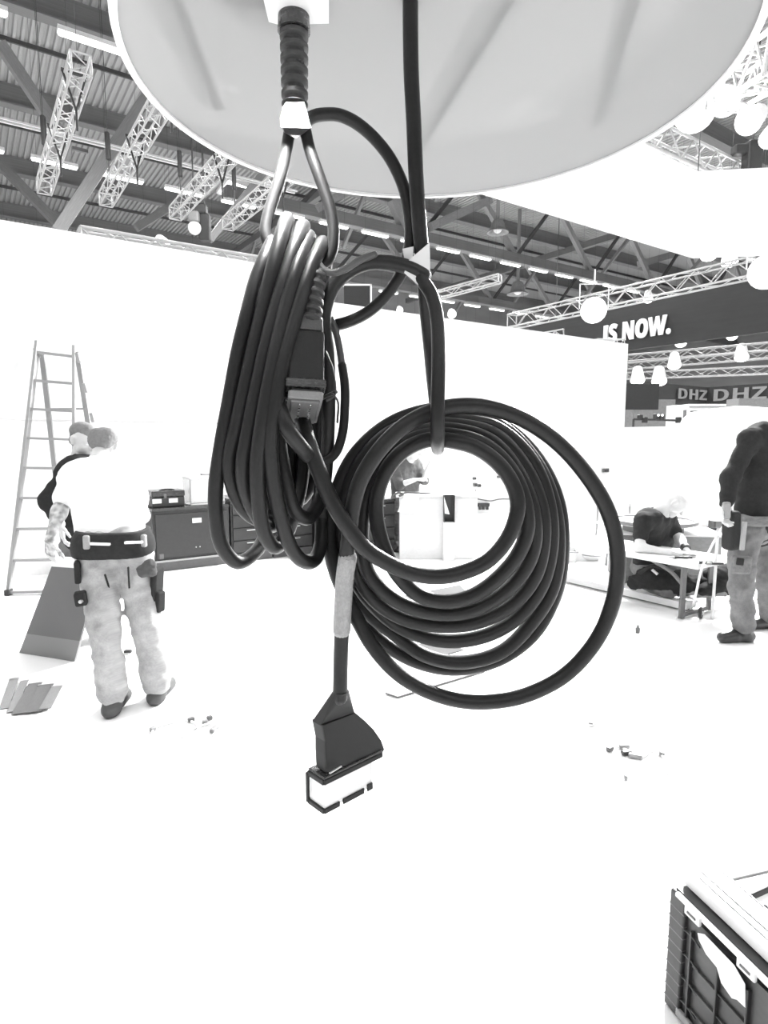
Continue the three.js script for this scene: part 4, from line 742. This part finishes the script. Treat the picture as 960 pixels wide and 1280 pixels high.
// ---------- bench with its clutter ----------
{
  const t = thing('bench', 'low white folding bench on grey steel legs in front of the kneeling man', 'bench');
  const a0 = 4.78, a1 = 5.3, b0 = 2.58, b1 = 4.7, H = .5;
  mesh('bench_top', hallBox(a0, a1, b0, b1, H - .05, H), M.white, t);
  for (const b of [2.72, 4.35]) {
    const pts = [hall(a0 + .05, b, 0.01), hall(a0 + .05, b, H - .06), hall(a1 - .05, b, H - .06), hall(a1 - .05, b, 0.01)];
    mesh('leg', beam(pts[0], pts[1], .036, .036), M.board, t); mesh('leg', beam(pts[3], pts[2], .032, .032), M.board, t);
    mesh('cross_bar', beam(hall(a0 + .05, b, .03), hall(a1 - .05, b, .03), .025), M.board, t);
    mesh('stay', tube([hall(a0 + .06, b, .28), hall(a0 + .06, b + .12, H - .12), hall(a0 + .08, b + .3, H - .06)], .016), M.board, t);
  }
  const k = (n, l, c, x, y, g) => { const o = thing(n, l, c, null, atY(x, y, H)); g(o); };
  k('pliers', 'dark pliers lying on the white bench by the kneeling man’s hand', 'pliers', 842, 698, o => { mesh('handle', [rod(V(0, .012, 0), V(.14, .012, .03), .009), rod(V(0, .012, .02), V(.14, .012, -.01), .009)], M.caseDark, o); mesh('jaw', rod(V(0, .012, .01), V(-.05, .012, .01), .011, .004), M.metal, o); });
  k('screwdriver', 'dark screwdriver on the white bench beside the pliers', 'screwdriver', 874, 705, o => { mesh('grip', rod(V(0, .014, 0), V(.1, .014, 0), .014), M.caseDark, o); mesh('shaft', rod(V(0, .014, 0), V(-.1, .014, .02), .004), M.metal, o); });
  k('adhesive_roll', 'small grey roll standing on the end of the white bench', 'roll', 862, 696, o => mesh('roll', new THREE.TorusGeometry(.04, .016, 12, 28).rotateX(Math.PI / 2).translate(0, .016, 0), M.strip, o));
  k('marker', 'short dark marker at the end of the white bench', 'marker', 889, 706, o => { mesh('barrel', rod(V(0, .01, 0), V(.09, .01, .01), .01), M.caseDark, o); mesh('cap', rod(V(-.035, .01, -.004), V(0, .01, 0), .011), M.tapeGrey, o); });
  const d = thing('white_plank', 'long white plank lying on the floor before the bench', 'plank');
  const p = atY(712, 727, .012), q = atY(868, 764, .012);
  mesh('plank', beam(p.clone().add(V(0, .035, -.06)), q.clone().add(V(0, .035, -.06)), .16, .06), M.white, d); mesh('edge_line', beam(p, q, .03, .022), M.strip, d);  // grey strip paints the shadow line where the plank meets the floor
  // bag and drop cloth under the bench
  const g = thing('work_bag', 'crumpled black work bag lying under the white bench', 'bag');
  mesh('bag_body', netOf([[Z(795, 728, 5.55), Z(812, 722, 5.5), .07, .1], [Z(812, 724, 5.5), Z(850, 727, 5.45), .1, .09], [Z(850, 729, 5.4), Z(875, 728, 5.4), .09, .07]], .05, .012, folds(.03, 9)), M.shirtDark, g);
  mesh('bag_buckle', rod(Z(815, 712, 5.3), Z(822, 718, 5.28), .012), M.metal, g); mesh('bag_strap', tube([Z(800, 716, 5.4), Z(815, 708, 5.35), Z(835, 713, 5.3), Z(848, 726, 5.28)], .014), M.beltDark, g);
  const j = thing('jacket', 'dark jacket thrown on the floor behind the bench legs', 'jacket'); mesh('jacket_cloth', netOf([[Z(880, 738, 5.3), Z(905, 733, 5.35), .06, .08], [Z(895, 722, 5.4), Z(912, 715, 5.5), .1, .1]], .05, .012, folds(.025, 10)), M.shirtDark, j); mesh('jacket_lining', netOf([[Z(872, 745, 5.3), Z(905, 742, 5.3), .022, .024]], .02, .01, folds(.012, 14)), M.greyBox, j);
  const wheel = thing('castor', 'dark castor wheel on the floor behind the bench leg', 'wheel', null, atY(876, 766, .05)); mesh('tyre', new THREE.TorusGeometry(.034, .016, 12, 24).rotateY(.9), M.rubber, wheel); mesh('wheel_hub', new THREE.SphereGeometry(.022, 12, 10), M.metal, wheel);
  // grey box and round tray table behind the kneeling man
  const c = thing('grey_crate', 'wide grey box standing behind the kneeling man', 'box');
  const l0 = Z(776, 662, 6.3), l1 = Z(903, 678, 6.15); const dir = l1.clone().sub(l0).setY(0).normalize(), mid = l0.clone().lerp(l1, .5), hgt = (l0.y + l1.y) / 2;
  const cb = box(l0.clone().setY(0).distanceTo(l1.clone().setY(0)), hgt, .6, 0, hgt / 2, -.3, .01).rotateY(-Math.atan2(dir.z, dir.x)).translate(mid.x, 0, mid.z);
  mesh('body', cb, M.greyBox, c); mesh('lid', box(1.07, .02, .64, 0, hgt + .008, -.3, .006).rotateY(-Math.atan2(dir.z, dir.x)).translate(mid.x, 0, mid.z), M.whitePaint, c);
  const r = thing('round_tray', 'round white tray with a dark rim on the grey box behind the kneeling man', 'tray', null, V(mid.x - .08, hgt + .09, mid.z - .25));
  mesh('tray_drum', new THREE.CylinderGeometry(.3, .3, .075, 48).translate(0, -.037, 0), M.greyBox, r);
  mesh('tray_plate', new THREE.CylinderGeometry(.40, .38, .03, 64).translate(0, .015, 0), M.white, r); mesh('tray_rim', new THREE.TorusGeometry(.41, .022, 12, 72).rotateX(Math.PI / 2).translate(0, .03, 0), M.board, r);
  const s = thing('chair', 'pale folding chair half hidden behind the coil, grey under its seat', 'chair', null, atY(772, 702, 0));
  for (const [x, z] of [[-.2, -.2], [.2, -.2], [-.2, .2], [.2, .2]]) mesh('leg', rod(V(x * 1.1, 0, z * 1.1), V(x, .45, z), .014), M.strip, s);
  mesh('seat', box(.44, .03, .42, 0, .46, 0, .012), M.whitePaint, s); mesh('backrest', box(.44, .26, .025, 0, .78, -.21, .012), M.whitePaint, s); for (const x of [-.2, .2]) mesh('back_post', rod(V(x, .45, -.2), V(x, .9, -.22), .014), M.strip, s);
  const cable = thing('white_lead', 'white lead running from the man in the dark sweater down past the bench', 'cable');
  mesh('cable', tube([Z(914, 628, 4.3), Z(912, 645, 4.3), Z(900, 664, 4.4), Z(886, 690, 4.5), Z(876, 715, 4.6), Z(870, 742, 4.7), atY(862, 763, .008), atY(852, 770, .008), atY(846, 772, .008)], .009, 8), M.white, cable);
  const b2 = thing('tin', 'small dark tin box held out beside the man in the dark sweater', 'box', null, Z(898, 655, 5.0)); mesh('tin_body', box(.12, .06, .08, 0, 0, 0, .01), M.strip, b2); mesh('tin_end', box(.03, .062, .082, -.05, 0, 0, .01), M.caseEdge, b2); mesh('stand', rod(V(0, -.03, 0), V(0, -.8, 0), .012), M.whitePaint, b2);
  // little things on the floor right of the coil
  const fl = (n, l, cc, x, y, gg) => gg(thing(n, l, cc, null, atY(x, y, 0)));
  fl('plastic_tub', 'small pale plastic tub on the floor just right of the coil', 'tub', 712, 702, o => { mesh('tub_body', new THREE.CylinderGeometry(.1, .08, .13, 4, 1, true).rotateY(.8).translate(0, .066, 0), M.aluPale, o); mesh('tub_rim', new THREE.TorusGeometry(.1, .008, 8, 4).rotateX(Math.PI / 2).rotateY(.8).translate(0, .13, 0), M.strip, o); });
  fl('bowl', 'shallow pale bowl on the floor inside the wide cable loop', 'bowl', 739, 700, o => { mesh('bowl_body', new THREE.LatheGeometry([[.0, 0], [.08, .004], [.13, .05], [.14, .075], [.13, .072], [.075, .012], [0, .01]].map(p => new THREE.Vector2(...p)), 36), M.whitePaint, o); mesh('bowl_rim', new THREE.TorusGeometry(.137, .006, 8, 40).rotateX(Math.PI / 2).translate(0, .075, 0), M.strip, o); });
  fl('cordless_drill', 'dark cordless drill lying on a white box right of the coil', 'drill', 714, 698, o => { o.position.copy(atD(714, 672, 7.6)); mesh('drill_body', [rod(V(-.1, 0, 0), V(.08, 0, 0), .04, .045), rod(V(-.14, 0, 0), V(-.1, 0, 0), .015, .03)], M.caseDark, o); mesh('drill_handle', beam(V(.05, -.02, 0), V(.14, -.12, 0), .045, .05), M.caseDark, o); mesh('battery', box(.11, .05, .08, .15, -.13, 0, .01), M.caseEdge, o); });
  const wb = thing('white_box', 'white box carrying the dark drill right of the coil', 'box', null, atD(716, 684, 7.6).setY(0)); { const hh = atD(716, 678, 7.6).y; mesh('box_body', box(.5, hh - .03, .4, 0, (hh - .03) / 2, -.1, .006), M.white, wb); mesh('box_lid', box(.52, .03, .42, 0, hh - .015, -.1, .006), M.white, wb); }
  fl('small_bottle', 'tiny dark bottle standing on the white floor right of the coil', 'bottle', 797, 791, o => mesh('bottle_body', new THREE.LatheGeometry([[0, 0], [.016, 0], [.017, .035], [.007, .045], [.007, .06], [0, .06]].map(p => new THREE.Vector2(...p)), 20), M.caseEdge, o));
}
// ---------- sheets and cable ends on the floor ----------
function sheet(label, pts, m, y, edge) { const t = thing('sheet', label, 'sheet'); const P = pts.map(p => atY(...p, y)); mesh('sheet_face', hull(P.flatMap(p => [p, p.clone().add(V(0, -.004, 0))])), m, t); if (edge) mesh('sheet_edge', edge.map(([i, k]) => beam(P[i].clone().add(V(0, -.002, 0)), P[k].clone().add(V(0, -.002, 0)), .008, .008)), M.caseEdge, t); }
sheet('large white sheet on the floor under the coil, its dark edges showing', [[482, 866], [497, 871], [607, 838], [590, 832]], M.white, .01, [[0, 1], [1, 2]]);
sheet('grey printed sheet on the floor showing between the upper coil turns', [[502, 745], [575, 731], [585, 742], [520, 759]], M.paperGrey, .006);
sheet('second grey printed sheet on the floor showing between the lower coil turns', [[498, 812], [548, 798], [580, 812], [530, 826]], M.paperGrey, .006);
function leadRing(label, pts, bits, tx) {
  const t = thing('floor_lead', label, 'cable'); mesh('cable', tube(pts.map(p => atY(p[0], p[1], .008)), .006, 8), M.white, t);
  for (const [x, y, w, r, m] of bits) mesh('plug', turned(box(w, .022, .025, 0, .012, 0, .006), 0, r, 0).translate(...atY(x, y, 0).toArray()), M[m], t);
}
leadRing('thin white lead lying in a loop on the floor near the man in white', [[190, 917], [193, 910], [204, 906], [218, 902], [236, 901], [248, 908], [242, 917], [228, 921], [240, 912], [262, 905], [270, 912], [266, 920]], [[191, 914, .03, 1, 'strip'], [239, 902, .035, .8, 'caseEdge'], [256, 905, .03, .3, 'strip'], [268, 914, .06, 1.3, 'strip'], [262, 900, .03, .6, 'caseEdge']]);
leadRing('thin white lead with dark plugs on the floor below the wide cable loop', [[737, 907], [746, 905], [762, 930], [780, 936], [800, 946], [815, 940], [828, 945], [832, 958], [836, 967]], [[762, 939, .035, .6, 'caseEdge'], [780, 936, .05, .1, 'strip'], [783, 944, .05, .2, 'caseDark'], [794, 948, .06, -.3, 'strip'], [827, 944, .045, 1.2, 'strip'], [738, 907, .02, 0, 'strip'], [782, 975, .015, 0, 'strip']]);
// ---------- crates with profiles on top in the near corner ----------
{
  const yT = .337, c0 = atY(838, 1108, yT), c1 = atY(960, 1228, yT), e = c1.clone().sub(c0).setY(0).normalize();
  const ang = Math.atan2(-e.z, e.x), L = .6, W = .4;
  const t = thing('plastic_crate', 'black ribbed plastic crate with a white rim and a torn white label', 'crate', null, V(c0.x, 0, c0.z)); t.rotation.y = ang;   // local x along the seen side, -z away
  const sgn = V(0, 0, -1).applyAxisAngle(UP, ang).x > 0 ? -1 : 1;                  // the crate lies to the viewer's right of that side
  const zz = z => z * sgn;
  mesh('wall', box(L - .03, .29, .012, L / 2, .155, zz(.018)), M.crate, t); mesh('wall', box(L - .03, .29, .012, L / 2, .155, zz(W - .012)), M.crate, t); mesh('wall', box(.012, .29, W - .03, .014, .155, zz(W / 2)), M.crate, t); mesh('wall', box(.012, .29, W - .03, L - .014, .155, zz(W / 2)), M.crate, t);
  mesh('crate_floor', box(L - .03, .012, W - .03, L / 2, .012, zz(W / 2)), M.crateDark, t);
  for (const x of [.075, .16, .245, .33, .415, .5]) mesh('upright_rib', box(.006, .25, .014, x, .145, zz(.008), .002), M.crateDark, t);
  for (const y of [.06, .12, .18]) mesh('level_rib', box(L - .1, .004, .010, L / 2 + .03, y, zz(.010), .0015), M.crate, t);
  mesh('corner_post', box(.052, .333, .045, .026, .1685, zz(.022), .006), M.crateDark, t); mesh('corner_post', box(.045, .31, .045, L - .024, .155, zz(.022), .008), M.crateDark, t);
  for (let k = 0; k < 9; k++) mesh('corner_rib', box(.0526, .004, .046, .026, .03 + k * .033, zz(.022), .0015), M.caseEdge, t);
  for (let k = 0; k < 4; k++) mesh('curved_rib', tube([V(.05, .055 + k * .066, zz(.006)), V(.075, .06 + k * .066, zz(.004)), V(.1, .05 + k * .066, zz(.007))], .0025, 8), M.crate, t);
  mesh('foot_rail', box(L - .06, .02, W - .06, L / 2, .01, zz(W / 2), .005), M.crateDark, t);
  for (let k = 0; k < 6; k++) mesh('foot_pad', box(.05, .022, .012, .07 + k * .09, .02, zz(.003), .004), M.tapeGrey, t);
  mesh('rim', [box(L - .015, .011, .014, L / 2 + .012, yT - .0055, zz(.004), .003), box(.012, .011, W - .03, .011, yT - .008, zz(W / 2 + .015), .003), box(L, .022, .022, L / 2, yT - .011, zz(W - .008), .004)], M.whitePaint, t);
  for (const x of [.085, .245]) { const cl = mesh('clip', box(.05, .024, .010, x, yT - .013, zz(-.005), .004), M.whitePaint, t); mesh('clip_slot', box(.028, .006, .004, x, yT - .012, zz(-.0105), .0018), M.caseEdge, cl); }
  const lab = new THREE.Shape([[0, 0], [.02, .012], [.105, .01], [.135, -.005], [.14, -.05], [.118, -.052], [.105, -.06], [.075, -.052], [.06, -.03], [.028, -.026], [.005, -.012]].map(p => new THREE.Vector2(...p)));
  mesh('torn_label', new THREE.ExtrudeGeometry(lab, { depth: .001, bevelEnabled: false }).scale(1.05, 1.2, 1).translate(.098, yT - .05, zz(.0) - .0005), M.white, t);
  const yB = yT + .004, inv = p => p.clone().sub(t.position).applyAxisAngle(UP, -ang);
  const z0 = inv(atY(851, 1103, yB)).z, z1 = inv(atY(893, 1093, yB)).z;
  const labs = ['white flat profile on the crate, the one next to the crate rim', 'white flat profile on the crate, the middle of three', 'white flat profile on the crate, farthest from the crate rim'];
  const cuts = [0, .30, .50, 1], gap = .007;
  mesh('dark_gasket', box(L, .008, .03, L / 2 + .01, yT - .002, zz(.026)), M.crateDark, t);
  for (let k = 0; k < 3; k++) {
    const b = thing('white_profile', labs[k], 'profile', 'white profiles on the crate', t.position.clone()); b.rotation.y = ang;
    const za = z0 + (z1 - z0) * cuts[k], zb = z0 + (z1 - z0) * cuts[k + 1], w = Math.abs(zb - za) - gap, xo = [.004, .002, -.004][k];
    mesh('profile_body', box(.8, .028, w, .4 + xo, yT + .019, (za + zb) / 2, .003), M.white, b); mesh('end_cap', box(.004, .024, w - .006, xo - .001, yT + .019, (za + zb) / 2, .001), M.caseEdge, b); mesh('groove_strip', box(.8, .002, .004, .4 + xo, yT + .0335, zb - Math.sign(z1 - z0) * w * .06), M.caseEdge, b);
  }
  const f0 = atY(928, 1116, .33), f1 = atY(962, 1101, .33), fe = f1.clone().sub(f0).setY(0).normalize();
  const u = thing('plastic_crate', 'second black crate with a white lid, behind the white profiles', 'crate', null, f0.clone().setY(0)); u.rotation.y = Math.atan2(-fe.z, fe.x);   // local x along its far rim, +z towards the viewer
  mesh('wall', box(.4, .3, .012, .2, .16, .006), M.crate, u); mesh('wall', box(.4, .3, .012, .2, .16, .16), M.crate, u); mesh('wall', box(.012, .3, .16, .006, .16, .08), M.crate, u); mesh('crate_floor', box(.4, .012, .16, .2, .012, .08), M.crateDark, u);
  mesh('rim', box(.4, .024, .036, .2, .322, .0, .003), M.crateDark, u);
  mesh('lid', [box(.4, .008, .05, .2, .314, .035), box(.03, .008, .12, .015, .314, .1), box(.4, .008, .03, .2, .314, .15)], M.white, u); mesh('lid_recess', box(.37, .006, .09, .21, .308, .1), M.crateDark, u);
}

renderer.render(scene, camera);
